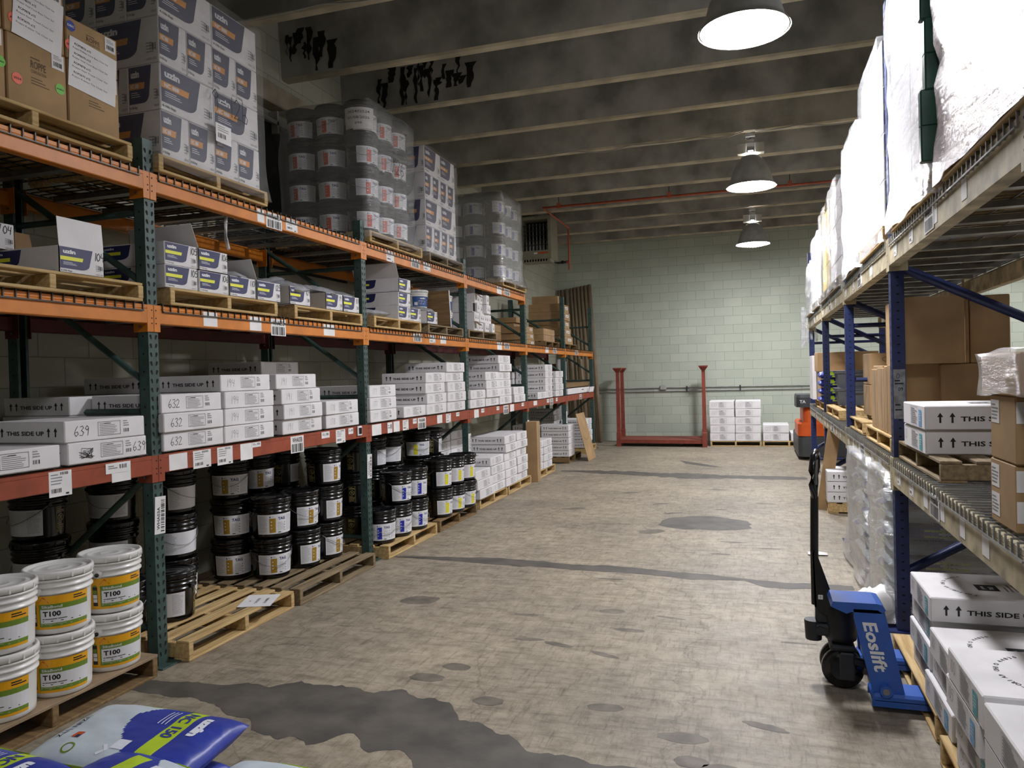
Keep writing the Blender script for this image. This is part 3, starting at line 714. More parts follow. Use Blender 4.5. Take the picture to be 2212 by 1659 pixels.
# ================================================================ cartons marked THIS SIDE UP
def arrow(b, u, v, h, m, pl):
    b.poly([(u - h * .09, v), (u + h * .09, v), (u + h * .09, v + h * .6), (u - h * .09, v + h * .6)], m, pl)
    b.poly([(u - h * .26, v + h * .58), (u + h * .26, v + h * .58), (u, v + h)], m, pl)
def carton_mesh(w, l, h, num, style, nx):
    def f():
        b = MB(); b.box(-l, 0, -w/2, w/2, 0, h, M_WHITE, .005)
        b.box(-l - .001, .001, -w/2 - .001, w/2 + .001, h * .04, h * .05, M_GREYINK)
        for s in (-1, 1):
            pl = (lambda u, v: (-l/2 + u, -w/2 - .0016, v)) if s < 0 else (lambda u, v: (-l/2 - u, w/2 + .0016, v))
            a = h * .42; k = l / .515
            for u in (-.2, -.155, .155, .2): arrow(b, u * k, h * .3, a, M_INK, pl)
            b.text('THIS SIDE UP', h * .2, M_INK, lambda u, v: pl(u - .125 * k, v + h * .36), .025, .25 * k)
        fr = lambda u, v: (.0012, u, v)
        if num:
            if style == 'right': hand(b, num, -w/2 + .03, h * .36, h * .42, M_PENCIL, fr, .0022)
            else: hand(b, num, -w/2 + w * nx, h * .28, h * .46, M_INK if num[0] == '6' else M_PENCIL, fr, .0028 if num[0] == '6' else .002)
        if style == 'top':
            tp = lambda u, v: (-.2 + v - .1, -u, h + .0008)
        if style == 'right':
            tp = lambda u, v: (-l * .5 + v, -u, h + .0008)
            b.poly([(-.07, -.04), (.03, -.04), (.03, .05), (-.07, .05)], M_INK, tp)
            b.text('JOHN', .018, M_PAPER, lambda u, v: (lambda p: (p[0], p[1], p[2] + .0006))(tp(u - .05, v + .012)), .01); b.text('TILE', .018, M_PAPER, lambda u, v: (lambda p: (p[0], p[1], p[2] + .0006))(tp(u - .05, v - .02)), .01)
            word = 'FOSTORIA, OHIO 44830'; R_ = .17
            for i, ch in enumerate(word):
                if ch == ' ': continue
                an = radians(-62 + 124 * i / (len(word) - 1))
                cx, cy = R_ * sin(an), R_ * cos(an)
                # lettering bends round the black square, read from the aisle end
                b.text(ch, .017, M_INK, lambda u, v, cx=cx, cy=cy, an=an: (-l * .5 + .03 + (cy - .03) + (v * cos(an) - (u - .006) * sin(an)), -(cx + (u - .006) * cos(an) + v * sin(an)), h + .0009), .02)
            b.lines(-.07, .05, -.12, -.06, 3, M_GREYINK, tp, .4, 1, 2); b.rect(-w * .42, w * .42, -.165, -.155, M_INK, tp); b.text('TOOLS', .03, M_INK, lambda u, v: tp(u - .1, v - .205), .02); b.lines(-.1, .1, -.24, -.215, 2, M_GREYINK, tp)
        elif style == 'top':
            b.poly([(-.05, -.03), (.05, -.03), (.05, .03), (-.05, .03)], M_INK, tp)
        return b
    return cached(('carton', w, l, h, num, style, nx), f, 'flooring_carton')
def clabel_mesh(w, h, style, seed):
    def f():
        b = MB(); fr = lambda u, v: (.0015, u, v); k = w / .53
        if style in ('left', 'top', 'plainend'):
            b.frame(-.06 * k, .09 * k, h * .2, h * .86, .0018, M_INK, fr); b.lines(-.05 * k, .08 * k, h * .24, h * .8, 7, M_GREYINK, fr, .35, 1, seed); b.lines(-.02 * k, .05 * k, h * .73, h * .81, 1, M_INK, fr, .5)
        else:
            b.frame(-.07 * k, .1 * k, h * .12, h * .9, .0015, M_GREYINK, fr); b.lines(-.06 * k, .09 * k, h * .16, h * .85, 8, M_GREYINK, fr, .4, 1, seed); b.rect(.13 * k, .195 * k, h * .1, h * .8, M_TEAL if seed % 5 != 3 else M_BLUEST, fr); b.lines(.14 * k, .185 * k, h * .3, h * .7, 4, M_LABEL, lambda u, v: (.002, u, v), .3, 1, seed)
        return b
    return cached(('clab', w, h, style, seed % 3), f, 'shipping_label')
def cbar_mesh(w, h):
    def f():
        b = MB(); fr = lambda u, v: (.0015, u, v); k = w / .53
        b.lines(.11 * k, .155 * k, h * .55, h * .88, 3, M_GREYINK, fr, .45, 1, 3); b.barcode(.112 * k, .15 * k, h * .28, h * .46, M_INK, fr, 9, 5); return b
    return cached(('cbar', w, h), f, 'barcode_print')
SEED = 0
def carton(x, y0, z, label, num='', w=.52, l=.515, h=.11, style='left', side=1, rz=0., group='white flooring cartons', nx=.1):
    global SEED; SEED += 1
    yc = y0 + w / 2
    c = thing('flooring_carton', carton_mesh(w, l, h, num, style, nx), label, 'carton', (x, yc, z), (0, 0, rz + (0 if side > 0 else pi)), group)
    obj('shipping_label', clabel_mesh(w, h, style, SEED), c)
    if style != 'right': obj('barcode_print', cbar_mesh(w, h), c)
    return c
def cstack(desc, y0, n, x=-3.26, z=1.232, num='', w=.52, pitch=.1115, jit=.012, h=.11, l=.515, style='left', side=1, seed=0, group='white flooring cartons', shift=0.):
    R = random.Random(seed + int(abs(y0) * 100))
    for i in range(n):
        carton(x + R.uniform(-jit, jit), y0 + R.uniform(-jit, jit) + shift * (n - 1 - i), z + pitch * i, 'white carton %s, %s' % (desc, tier(i, n)) if n > 1 else 'single white carton ' + desc, num, w, l, h, style if i < n - 1 or style != 'left' else 'left', side, R.uniform(-.012, .012), group)

# --- red shelf, front row
S = 'on the red shelf'
cstack('with no number ' + S + ' left of the carton marked 639', 2.36, 1)
carton(-3.262, 2.925, 1.232, 'white flooring carton marked 639 with a scribbled-out number, on the red shelf', '639', rz=.01, nx=.8)
carton(-3.26, 2.91, 1.3435, 'white flooring carton marked 639 large, on top of the scribbled one', '639')
sc = MB(); Rr = random.Random(4); prev = None; pts = [(Rr.uniform(-.2, -.1), Rr.uniform(.02, .085)) for _ in range(34)]
sc.stroke(pts, .0018, M_INK, lambda u, v: (.0016, u, v)); obj('scribble', sc, bpy.data.objects['flooring_carton.001'])
cstack('marked 632 ' + S, 3.57, 3, num='632')
cstack('marked 194 ' + S, 4.095, 4, num='194')
cstack('marked 191 ' + S, 4.70, 4, num='191', shift=.02)
cstack('marked 178 ' + S, 5.325, 2, num='178', shift=.015)
cstack('marked 177 ' + S + ' past the second upright', 6.065, 3, num='177')
cstack('marked 175 ' + S, 6.76, 1, num='175')
cstack('marked 174 ' + S, 7.29, 4, num='174')
cstack('marked 170 ' + S + ' by the third upright', 7.85, 5, num='170', w=.54)
cstack('marked 161 ' + S + ' past the third upright', 8.585, 2, num='161')
cstack('marked 171 ' + S + ', fourth bay', 9.13, 4, num='171', shift=.01)
cstack('marked 168 ' + S + ', fourth bay', 9.68, 6, num='168', w=.53)
cstack('marked 166 ' + S + ', end of fourth bay', 10.34, 2, num='166')
cstack('marked 155 ' + S + ', fifth bay', 11.62, 1, num='155', w=.48)
cstack('marked 157 ' + S + ', fifth bay', 12.1, 5, num='157', w=.45)
cstack('marked 159 ' + S + ', end of fifth bay', 12.78, 4, num='159')
# --- red shelf, rear row
cstack('in the rear row of the red shelf behind the 639 pair', 3.42, 3, x=-3.8, num='')
cstack('in the rear row of the red shelf behind stack 632', 4.02, 4, x=-3.8, num='')
cstack('in the rear row of the red shelf behind stack 191', 5.23, 5, x=-3.79, num='', w=.53)
cstack('in the rear row of the red shelf behind stack 178', 6.05, 3, x=-3.8, num='')
cstack('in the rear row of the red shelf, fourth bay', 10.1, 3, x=-3.8)
cstack('in the rear row of the red shelf, fifth bay', 12.0, 4, x=-3.8)
# --- floor, fourth bay onward
S2 = 'on the floor pallets'
PW = 'pale wooden pallet on the floor under the left rack, '
pallet(-3.2, 8.66, 0, PW + 'carrying the nearer white carton stacks', wy=1.08, m=M_WOODN); pallet(-3.2, 9.8, 0, PW + 'carrying the farther white carton stacks', wy=1.1, m=M_WOODN)
cstack('in the floor stack of three next to the yellow labels', 8.52, 3, x=-3.19, z=.122, num='', shift=.05, w=.54, style='top', pitch=.117, h=.115)
cstack('marked 150 in the floor stack of four', 9.09, 4, x=-3.2, z=.122, num='150', w=.53, pitch=.1155, shift=.02, style='top')
cstack('in the nearer floor stack of six', 9.68, 6, x=-3.2, z=.122, w=.51, pitch=.1145)
cstack('in the farther floor stack of six', 10.22, 6, x=-3.2, z=.122, w=.49, pitch=.1145)
cstack('on the floor, rear row behind the stack of three', 8.53, 7, x=-3.74, z=.122, pitch=.1135)
cstack('on the floor, rear row behind the stack of four', 9.12, 7, x=-3.74, z=.122, pitch=.1135)
pallet(-3.2, 11.25, 0, PW + 'behind the tall brown carton', wy=1.1)
cstack('on the floor half hidden by the tall brown carton', 11.25, 4, x=-3.2, z=.122, w=.36, num='', pitch=.116)
cstack('marked 120 on the floor beyond the tall brown carton', 11.62, 4, x=-3.19, z=.122, w=.49, num='120', pitch=.116)
pallet(-3.2, 13.36, 0, PW + 'left of the leaning brown panel', wy=1.0, m=M_WOODD); pallet(-3.24, 15.0, 0, PW + 'farthest from the camera', wy=1.05)
cstack('on the floor before the leaning brown panel', 13.36, 5, x=-3.2, z=.122, w=.46, pitch=.116, jit=.004)
cstack('on the floor, rear row before the leaning panel', 13.34, 5, x=-3.74, z=.122, w=.46, pitch=.116, jit=.004)
cstack('on the floor beyond the leaning brown panel', 14.98, 5, x=-3.22, z=.122, w=.56, pitch=.116)
cstack('on the floor, rear row beyond the leaning panel', 14.6, 7, x=-3.78, z=.122, w=.5, pitch=.115)
# tall brown carton and leaning panel
t = thing('tall_carton', None, 'tall narrow brown carton standing on the floor against the fourth upright', 'carton', (-3.2, 11.0, 0), (0, 0, .05)); obj('carton_body', MB().box(-.1, .075, 0, .2, 0, .915, M_KRAFT, .004), t); obj('tape', MB().box(.0755, .0765, .08, .13, .0, .915, M_PLY), t)
thing('cardboard_sheet', MB().box(0, .012, 0, .68, 0, .9, M_KRAFT, .002).stroke([(.1, .45), (.3, .38), (.5, .42), (.62, .5)], .008, M_BRTXT, lambda u, v: (.0125, u, v)), 'brown cardboard panel leaning against the fifth upright', 'cardboard panel', (-2.93, 13.72, 0), (0, radians(-14), .0))
# far wall pallets
for i, (x, n) in enumerate(((-.9, 2), (.16, 2))):
    t = pallet(0, 0, 0, ('pale pallet at the far wall under the taller carton stacks', 'pale pallet at the far wall beside the orange truck')[i], wx=1.0, wy=1.04, h=.11)
    t.location = (x, 16.66, 0); t.rotation_euler = (0, 0, -pi / 2)
def farcarton(x, z, num, label):
    global SEED; SEED += 1
    c = thing('flooring_carton', carton_mesh(.51, .8, .166, num, 'left', .06), label, 'carton', (x + .255, 16.66, z), (0, 0, -pi / 2 + random.uniform(-.015, .015)), 'white cartons at the far wall')
    obj('shipping_label', clabel_mesh(.51, .166, 'left', SEED), c)
for j, (x, num) in enumerate(((-.9, "100'"), (-.375, "100'"))):
    for i in range(5): farcarton(x + random.uniform(-.01, .01), .112 + i * .17, num, 'white carton at the far wall, %s in the %s stack of five' % (tier(i, 5), ('left', 'right')[j]))
for i in range(2): farcarton(.17, .112 + i * .17, "123'", 'white carton at the far wall, %s of the two right of the tall stacks' % ('lower', 'upper')[i])
farcarton(.72, .112, "125'", 'single white carton at the far wall half hidden by the orange truck')

# ================================================================ pails
def pail_body(m, rb=.135, rt=.148, h=.305, black=True):
    def f():
        b = MB(); z = h
        pr = [(rb - .01, 0), (rb, .008), (rb + .002, .03), (rt - .006, h - .115), (rt - .004, h - .11), (rt + .004, h - .108), (rt + .004, h - .1), (rt - .004, h - .097), (rt - .003, h - .08), (rt + .005, h - .077), (rt + .005, h - .069), (rt - .003, h - .066), (rt - .002, h - .052), (rt + .006, h - .049), (rt + .006, h - .04), (rt - .002, h - .038)]
        b.lathe(pr, m, 32, cap0=True); return b
    return cached(('pail', m.name), f, 'pail_body')
def pail_lid(m, rt=.148, h=.305):
    def f():
        b = MB(); pr = [(rt - .002, h - .036), (rt + .008, h - .034), (rt + .009, h - .008), (rt + .005, h), (rt - .004, h), (rt - .01, h - .012), (rt - .03, h - .013), (rt - .04, h - .006), (rt - .046, h - .013), (.05, h - .012), (.045, h - .009), (.04, h - .012), (.001, h - .012)]
        b.lathe(pr, m, 32)
        for k in range(16):
            a = 2 * pi * k / 16; b.box(rt + .007, rt + .0105, -.004, .004, h - .034, h - .012, m, 0, Matrix.Rotation(a, 4, 'Z'))
        return b
    return cached(('lid', m.name), f, 'pail_lid')
def pail_bail(m, side=1, up=False):
    def f():
        b = MB(); r = .152; P = []
        for i in range(17):
            t = pi * i / 16; x = r * cos(t); y = r * 1.04 * sin(t); zz = .21 - (.11 * sin(t) if not up else -.0); P.append((x, y, zz))
        b.tube(P, .0022, m, 5)
        for s in (-1, 1): b.cyl((s * .142, 0, .21), (s * .162, 0, .21), .011, m if m is M_WPLAST else M_BLACKP, 8)
        return b
    return cached(('bail', m.name, up), f, 'bail_handle')
def cyl_pl(r, dr=0.): return lambda u, v: ((r + dr + .014 * (v / .3)) * sin(u / r), -(r + dr + .014 * (v / .3)) * cos(u / r), v)
def tag_label(color, wide):
    """printed wrap label; u = 0 faces local -y"""
    def f():
        b = MB(); r = .1372; p0 = cyl_pl(r); p1 = cyl_pl(r, .0005); p2 = cyl_pl(r, .001); z0, z1 = .035, .185; U = .15
        b.rect(-U, U, z0, z1, M_LABEL, p0, 18)
        if color is not None:
            b.rect(-.06, -.015, z0 + .012, z1 - .03, color, p1, 3)
            for v in (.075, .1, .125): b.rect(-.05, -.042, v, v + .008, M_LABEL, p2)
            if color is M_LBLUE:
                for v in range(7): b.rect(-.068, -.052, .055 + v * .015, .061 + v * .015, M_LABEL, p2)
            b.rect(-.058, -.05, z1 - .024, z1 - .014, M_TAGB, p1); b.lines(-.045, -.015, z1 - .022, z1 - .014, 1, M_GREYINK, p1)
            b.text('TAG', .022, M_TAGB, lambda u, v: p1(u + .002, v + z1 - .045), .035, .056)
            b.lines(.0, .06, .06, .125, 6, M_GREYINK, p1, .22, 2, 3); b.rect(.003, .025, z0 + .008, z0 + .014, M_INK, p1)
            for v in range(4): b.rect(.052, .06, .055 + v * .02, .06 + v * .02, M_INK, p1)
        b.lines(-.14, -.07, .05, .175, 15, M_GREYINK, p1, .22, 3, 1); b.lines(.072, .14, .05, .175, 16, M_GREYINK, p1, .22, 3, 2)
        return b
    return cached(('tag', None if color is None else color.name), f, 'wrap_label')
def warn_print():
    def f():
        b = MB(); r = .1375; p = cyl_pl(r); z0, z1 = .035, .185; u0 = -.03; u1 = .03
        b.frame(u0, u1, z0, z1, .0016, M_GOLDP, p); b.rect(u0, u1, z1 - .03, z1 - .026, M_GOLDP, p); b.lines(u0 + .004, u1 - .004, z1 - .024, z1 - .004, 2, M_GOLDP, p, .5)
        ring = [(.021 * cos(2 * pi * i / 20), .122 + .021 * sin(2 * pi * i / 20)) for i in range(21)]; b.stroke(ring, .0035, M_GOLDP, p); b.stroke([(-.015, .137), (.015, .107)], .0035, M_GOLDP, p); b.stroke([(-.006, .108), (-.006, .132), (.006, .132), (.006, .108)], .003, M_GOLDP, p)
        b.lines(u0 + .004, u1 - .004, z0 + .004, .094, 5, M_GOLDP, p, .4); return b
    return cached('warn', f, 'warning_print')
def pail(x, y, z, a, label, color=M_GOLD, group='black pails of adhesive', bail=True, ba=None):
    p = thing('adhesive_pail', pail_body(M_BLACKP), label, 'pail', (x, y, z), (0, 0, a), group)
    obj('pail_lid', pail_lid(M_BLACKP), p); obj('wrap_label', tag_label(color, 1), p); obj('warning_print', warn_print(), p, (0, 0, 0), (0, 0, radians(105))); obj('warning_print', warn_print(), p, (0, 0, 0), (0, 0, radians(-105)))
    if bail: obj('bail_handle', pail_bail(M_GALV), p, (0, 0, 0), (0, 0, (radians(25) if ba is None else ba)))
    return p
def pstack(desc, x, y, n, color, a, z=.122, cn='gold', dz=.307, grp='black pails under the left rack'):
    R = random.Random(int(x * -977 + y * 131))
    for i in range(n):
        col = 'plain white' if color is None else cn
        lab = ('%s label black pail %s, %s' % (col, desc, tier(i, n))) if n > 1 else 'lone %s label black pail %s' % (col, desc)
        pail(x + R.uniform(-.006, .006), y + R.uniform(-.006, .006), z + i * dz, a + R.uniform(-.12, .12), lab, color, grp, True, R.choice((.4, -.2, 2.9, 3.4)))
A0 = radians(38)        # label centre turned towards the camera and the aisle
pallet(-3.17, 3.62, 0, 'pale wooden pallet on the floor behind the first upright, mostly empty', wx=1.05, wy=1.07)
pallet(-3.15, 4.73, 0, 'weathered grey pallet under the black pails with gold labels', wx=1.05, wy=1.15, m=M_WOODO)
pallet(-3.15, 6.13, 0, 'pale pallet under the black pails with blue labels', wx=1.05, wy=1.1)
pallet(-3.15, 7.3, 0, 'tan pallet under the black pails with yellow labels', wx=1.05, wy=1.12, m=M_WOODD)
pstack('at the front corner of its pallet', -3.6, 5.03, 2, M_GOLD, radians(52))
pstack('second along the front of its pallet', -3.55, 5.37, 2, M_GOLD, radians(85))
pstack('farthest along the front of its pallet', -3.52, 5.69, 3, M_GOLD, radians(95))
pstack('behind and left of the front corner stack', -3.89, 4.94, 3, M_GOLD, radians(38))
pstack('directly behind the front corner stack', -3.9, 5.27, 3, M_GOLD, radians(62))
pstack('behind the second front stack', -3.88, 5.6, 3, M_GOLD, radians(130))
pstack('standing just right of the first upright', -3.62, 3.99, 1, None, radians(10), cn='white')
pstack('behind the lone pail by the first upright', -3.86, 4.3, 3, None, radians(85), cn='white')
pstack('in the dark behind the first upright', -4.06, 3.98, 3, None, radians(20), cn='white')
pstack('in the dark behind the white pails', -4.05, 3.42, 3, None, radians(-8), cn='white')
pstack('low in the dark just left of the first upright', -3.75, 3.72, 1, M_LORG, radians(20), cn='orange')
pstack('at the near corner of its pallet', -3.31, 6.29, 1, M_LBLUE, radians(45), cn='blue')
pstack('second along the front of its pallet', -3.3, 6.61, 2, M_LBLUE, radians(68), cn='blue')
pstack('farthest along the front of its pallet', -3.28, 6.93, 2, M_LBLUE, radians(75), cn='blue')
pstack('first behind the blue label pails', -3.68, 6.5, 3, None, radians(120), cn='white')
pstack('second behind the blue label pails', -3.66, 6.82, 3, None, radians(120), cn='white')
pstack('third behind the blue label pails', -3.64, 7.14, 3, None, radians(25), cn='white')
pstack('nearest along the front of its pallet', -3.27, 7.58, 2, M_LYEL, radians(72), cn='yellow')
pstack('second along the front of its pallet', -3.25, 7.9, 2, M_LYEL, radians(78), cn='yellow')
pstack('farthest along the front of its pallet', -3.24, 8.21, 2, M_LYEL, radians(82), cn='yellow')
pstack('in the rear row, nearer stack', -3.58, 7.72, 3, M_LYEL, radians(30), cn='yellow')
pstack('in the rear row, farther stack', -3.57, 8.04, 3, M_LYEL, radians(130), cn='yellow')
thing('paper_sheet', MB().box(-.11, .11, -.14, .14, 0, .001, M_PAPER).text('202408801', .02, M_INK, lambda u, v: (.06 - v, u - .07, .0016)).text('12/01/2025', .02, M_INK, lambda u, v: (.0 - v, u - .07, .0016)).text('psi', .02, M_INK, lambda u, v: (-.06 - v + .01, u - .02, .0016)), 'white printed paper sheet lying on the mostly empty pale pallet', 'paper', (-3.27, 4.42, .1215), (0, 0, .35))

# --- white pails with yellow labels on the near pallet
pallet(-3.19, 2.1, 0, 'brown board topped pallet under the white pails', wx=1.0, wy=1.3, h=.126, m=M_WOODD, solid=True, deckm=M_PLY)
def white_label():
    b = MB(); r = .1372; p0 = cyl_pl(r); p1 = cyl_pl(r, .0005); p2 = cyl_pl(r, .001); p3 = cyl_pl(r, .0015)
    b.rect(-.135, .135, .028, .19, M_YEL, p0, 16); b.rect(-.085, .135, .04, .15, M_OLIVE, p1, 12); b.rect(-.078, .135, .058, .125, M_LABEL, p2, 12)
    b.poly([(-.088, .157), (-.04, .157), (-.064, .187)], M_REDLOGO, p1); b.text('Sika', .008, M_YEL, lambda u, v: p2(u - .077, v + .161), .0, .026)
    b.text('SikaBond', .013, M_LABEL, lambda u, v: p2(u - .072, v + .131), .02, .085); b.text('T100', .026, M_INK, lambda u, v: p3(u - .068, v + .09), .04, .075)
    b.lines(-.07, .1, .062, .083, 2, M_INK, p3, .35, 4); b.lines(-.078, .1, .044, .056, 2, M_LABEL, p2, .2, 4); b.lines(.06, .13, .16, .182, 2, M_INK, p1, .5, 3, 5)
    b.rect(-.122, -.098, .045, .145, M_DKICON, p1, 2); b.rect(-.12, -.1, .108, .128, M_OLIVE, p2, 2); b.rect(-.12, -.1, .085, .105, M_LABEL, p2, 2); b.rect(-.12, -.1, .064, .082, M_LABEL, p2, 2)
    b.poly([(-.122 + .012 + .012 * cos(pi * i / 8), .145 + .01 * sin(pi * i / 8)) for i in range(9)], M_OLIVE, p1)
    # the information panel further round the side
    b.rect(-.32, -.2, .03, .17, M_LABEL, p0, 8); b.rect(-.32, -.2, .155, .17, M_OLIVE, p1, 8); b.rect(-.32, -.2, .03, .045, M_YEL, p1, 8)
    for v in (.055, .085, .115): b.lines(-.315, -.21, v, v + .026, 4, M_DKICON, p1, .3, 4, int(v * 1000))
    b.rect(-.225, -.207, .045, .063, M_DKICON, p2)
    return b
def wpail(x, y, z, a, label):
    p = thing('adhesive_pail', pail_body(M_WPLAST), label, 'pail', (x, y, z), (0, 0, a), 'white pails with yellow labels')
    obj('pail_lid', pail_lid(M_WPLAST), p); obj('wrap_label', cached('wl', white_label, 'wrap_label'), p); obj('bail_handle', pail_bail(M_WPLAST if 0 else M_GALV), p, (0, 0, 0), (0, 0, .9)); obj('handle_ear', cached('ear', lambda: MB().lathe([(.001, .014), (.02, .012), (.026, 0)], M_WPLAST, 12, Matrix.Rotation(pi/2, 4, 'Y') @ Matrix.Identity(4)), 'handle_ear'), p, (.143 * cos(.9 + pi), .143 * sin(.9 + pi), .212), (0, 0, .9 + pi))
    return p
wn = ('leftmost stack at the frame edge', 'middle stack', 'stack nearest the first upright')
for i, (x, y, a) in enumerate(((-3.335, 2.595, radians(42)), (-3.325, 2.9, radians(46)), (-3.33, 3.225, radians(58)))):
    for j in range(2): wpail(x + .004 * j, y, .127 + j * .307, a + .05 * j, 'white pail with yellow label, %s of the %s' % (('lower', 'upper')[j], wn[i]))
wpail(-3.34, 2.28, .127, radians(42), 'white pail with yellow label, lower, beyond the left frame edge'); 

# ================================================================ middle shelf: small printed cartons
def uz_print(b, pl, w, h, num=None, navy=M_UZN, band=M_UZY, word=None, hatch=True):
    """dark shape with rounded lower right corner, logo word, bright band; u from left edge, v from the bottom"""
    x0, x1, y0, y1 = w * .02, w * .74, h * .17, h * .97
    pts = [(x0, y1), (x0, y0)] + [(x0 + (x1 - x0) * (.62 + .27 * sin(a)), y0 + (y1 - y0) * (.26 - .26 * cos(a))) for a in [pi / 2 * i / 6 for i in range(7)]] + [(x1, y1)]
    q = lambda u, v: pl(u, v, 1); q2 = lambda u, v: pl(u, v, 2)
    b.poly(pts, navy, q)
    b.text('uzin', h * .15, M_LABEL, lambda u, v: q2(x0 + w * .06 + u, y1 - h * .24 + v), .05, w * .27)
    b.poly([(x0, h * .48), (x0, h * .62), (w * .52, h * .62), (w * .5, h * .48)], band, q2)
    if word: b.text(word, h * .09, M_LABEL, lambda u, v: pl(x0 + w * .05 + u, h * .505 + v, 3), .03, w * .26)
    b.lines(x0 + w * .06, w * .42, h * .3, h * .43, 3, M_LABEL, q2, .3, 1, 3)
    b.text('2-10lb Bags' if not word else '4-10lb Bags', h * .07, M_INK, lambda u, v: q(w * .03 + u, h * .05 + v), .01, w * .24)
    b.lines(w * .8, w * .96, h * .2, h * .46, 4, M_GREYINK, q, .3, 1, 8); b.barcode(w * .86, w * .96, h * .26, h * .42, M_DKICON, q, 6, 4); b.text('UZIN UTZ', h * .045, M_INK, lambda u, v: q(w * .8 + u, h * .06 + v), .0, w * .16)
    if num: hand(b, num, w * .76, h * .62, h * .3, M_INK, q, .004)
def sc_mesh(num, opn, w, l, h):
    def f():
        b = MB(); t = .004
        if opn:
            b.box(-l, 0, -w/2, w/2, 0, t, M_WHITE); b.box(-t, 0, -w/2, w/2, 0, h, M_WHITE); b.box(-l, -l + t, -w/2, w/2, 0, h, M_WHITE); b.box(-l, 0, -w/2, -w/2 + t, 0, h, M_WHITE); b.box(-l, 0, w/2 - t, w/2, 0, h, M_WHITE)
            b.box(-l + t, -t, -w/2 + t, w/2 - t, t, h * .45, M_KRAFTD)
            for s in (-1, 1): b.quad([(-t * 1.2, s * (w/2 - t * 1.2), h * .45), (-l + t * 1.2, s * (w/2 - t * 1.2), h * .45), (-l + t * 1.2, s * (w/2 - t * 1.2), h), (-t * 1.2, s * (w/2 - t * 1.2), h)], M_KRAFTD)
        else: b.box(-l, 0, -w/2, w/2, 0, h, M_WHITE, .004)
        uz_print(b, lambda u, v, k: (.0006 * k + .0006, -w/2 + u, v), w, h, num)
        ws, off = .62 * l, .0
        for s in (-1, 1):
            def pl(u, v, k, s=s): return (-l + .01 + u, -w/2 - .0006 * k - .0006, h * .02 + v) if s < 0 else (-.01 - u, w/2 + .0006 * k + .0006, h * .02 + v)
            q = lambda u, v: pl(u, v, 1)
            pts = [(.0, h * .93), (.0, h * .3)] + [(.15 + .06 * sin(a), h * (.5 - .2 * cos(a))) for a in [pi/2 * i / 5 for i in range(6)]] + [(.225, h * .93)]
            b.poly(pts, M_UZN, q); b.text('uzin', h * .1, M_LABEL, lambda u, v: pl(u + .03, v + h * .76, 2), .04, .07); b.rect(0, .15, h * .52, h * .66, M_UZY, lambda u, v: pl(u, v, 2)); b.text('UZIN UTZ', h * .05, M_GREYINK, lambda u, v: q(u + l * .78, v + h * .05), 0, .07)
        return b
    return cached(('sc', num, opn, w, l, h), f, 'small_carton')
def flap(w, d, m=M_WHITE): return cached(('flap', w, d), lambda: MB().box(-.0015, 0, -w/2, w/2, 0, d, M_WHITE).box(-.003, -.0015, -w/2, w/2, 0, d, M_KRAFTD), 'flap')
def scarton(x, y0, z, label, num=None, opn='', w=.272, l=.48, h=.134, rz=0.):
    c = thing('small_carton', sc_mesh(num, bool(opn), w, l, h), label, 'carton', (x, y0 + w / 2, z), (0, 0, rz), 'small printed cartons')
    if 'f' in opn: obj('flap', flap(w, .145), c, (0, 0, h), (0, radians(-4), 0))                 # front flap up
    if 'n' in opn: obj('flap', flap(l, .15), c, (-l / 2, -w/2, h), (0, radians(24), radians(-90)))   # near side flap
    if 'b' in opn: obj('flap', flap(w, .14), c, (-l, 0, h), (0, radians(14), pi))
    if 'r' in opn: obj('flap', flap(l, .14), c, (-l / 2, w/2, h), (0, radians(18), radians(90)))
    return c
def pouch_mesh(seed, l=.3, w=.2, h=.075, m=M_SILVER):
    def f():
        b = MB(); n, k = 16, 12; V = []; F = []
        for s in (1, -1):
            o = len(V)
            for i in range(n + 1):
                for j in range(k + 1):
                    u = i / n * 2 - 1; v = j / k * 2 - 1
                    t = max(0, (1 - abs(u) ** 3)) ** .6 * max(0, 1 - abs(v) ** 3) ** .6
                    q = noise.noise(Vector((u * 2.2 + seed, v * 2.2, s))) * .35 + noise.noise(Vector((u * 6 + seed, v * 6, s))) * .15
                    V.append((u * l / 2 * (1 + .04 * q), v * w / 2 * (1 + .06 * q), s * h / 2 * t * (1 + q) + h / 2))
            for i in range(n):
                for j in range(k):
                    a = o + i * (k + 1) + j; F.append((a, a + k + 1, a + k + 2, a + 1) if s > 0 else (a, a + 1, a + k + 2, a + k + 1))
        b.add(V, F, m, True); return b
    return cached(('pouch', seed, l, w, h, m.name), f, 'powder_pouch')
def pouch(x, y, z, rot, label, seed, **k): return thing('powder_pouch', pouch_mesh(seed, **k), label, 'bag', (x, y, z), rot, 'silver pouches in and around the small cartons')
ZD = 2.093; PH = .102; ZP = ZD + PH + .001
PM = 'pallet on the middle shelf '
pallet(-3.24, 2.28, ZD, PM + 'under the open carton marked 104', wy=1.155, h=PH)
pallet(-3.25, 3.65, ZD, PM + 'just past the first upright under cartons 105 to 125', wy=1.06, h=PH, m=M_WOODN)
pallet(-3.25, 4.92, ZD, PM + 'under cartons 109 and 101 and their silver pouches', wy=1.035, h=PH)
pallet(-3.24, 6.15, ZD, PM + 'under the stack of three small cartons', wy=1.02, h=PH)
pallet(-3.27, 7.41, ZD, PM + 'dark wood, under the blue labelled pails', wy=1.03, h=PH, m=M_WOODO)
pallet(-3.27, 8.61, ZD, PM + 'dark wood, under the heap of narrow white cartons', wy=1.07, h=PH, m=M_WOODO)
pallet(-3.35, 13.7, ZD, PM + 'in the farthest bay under the brown carton stack', wy=1.2, h=PH, m=M_WOODD); pallet(-3.35, 12.5, ZD, PM + 'low, under the flat brown cartons', wy=.95, h=PH, m=M_WOODD)
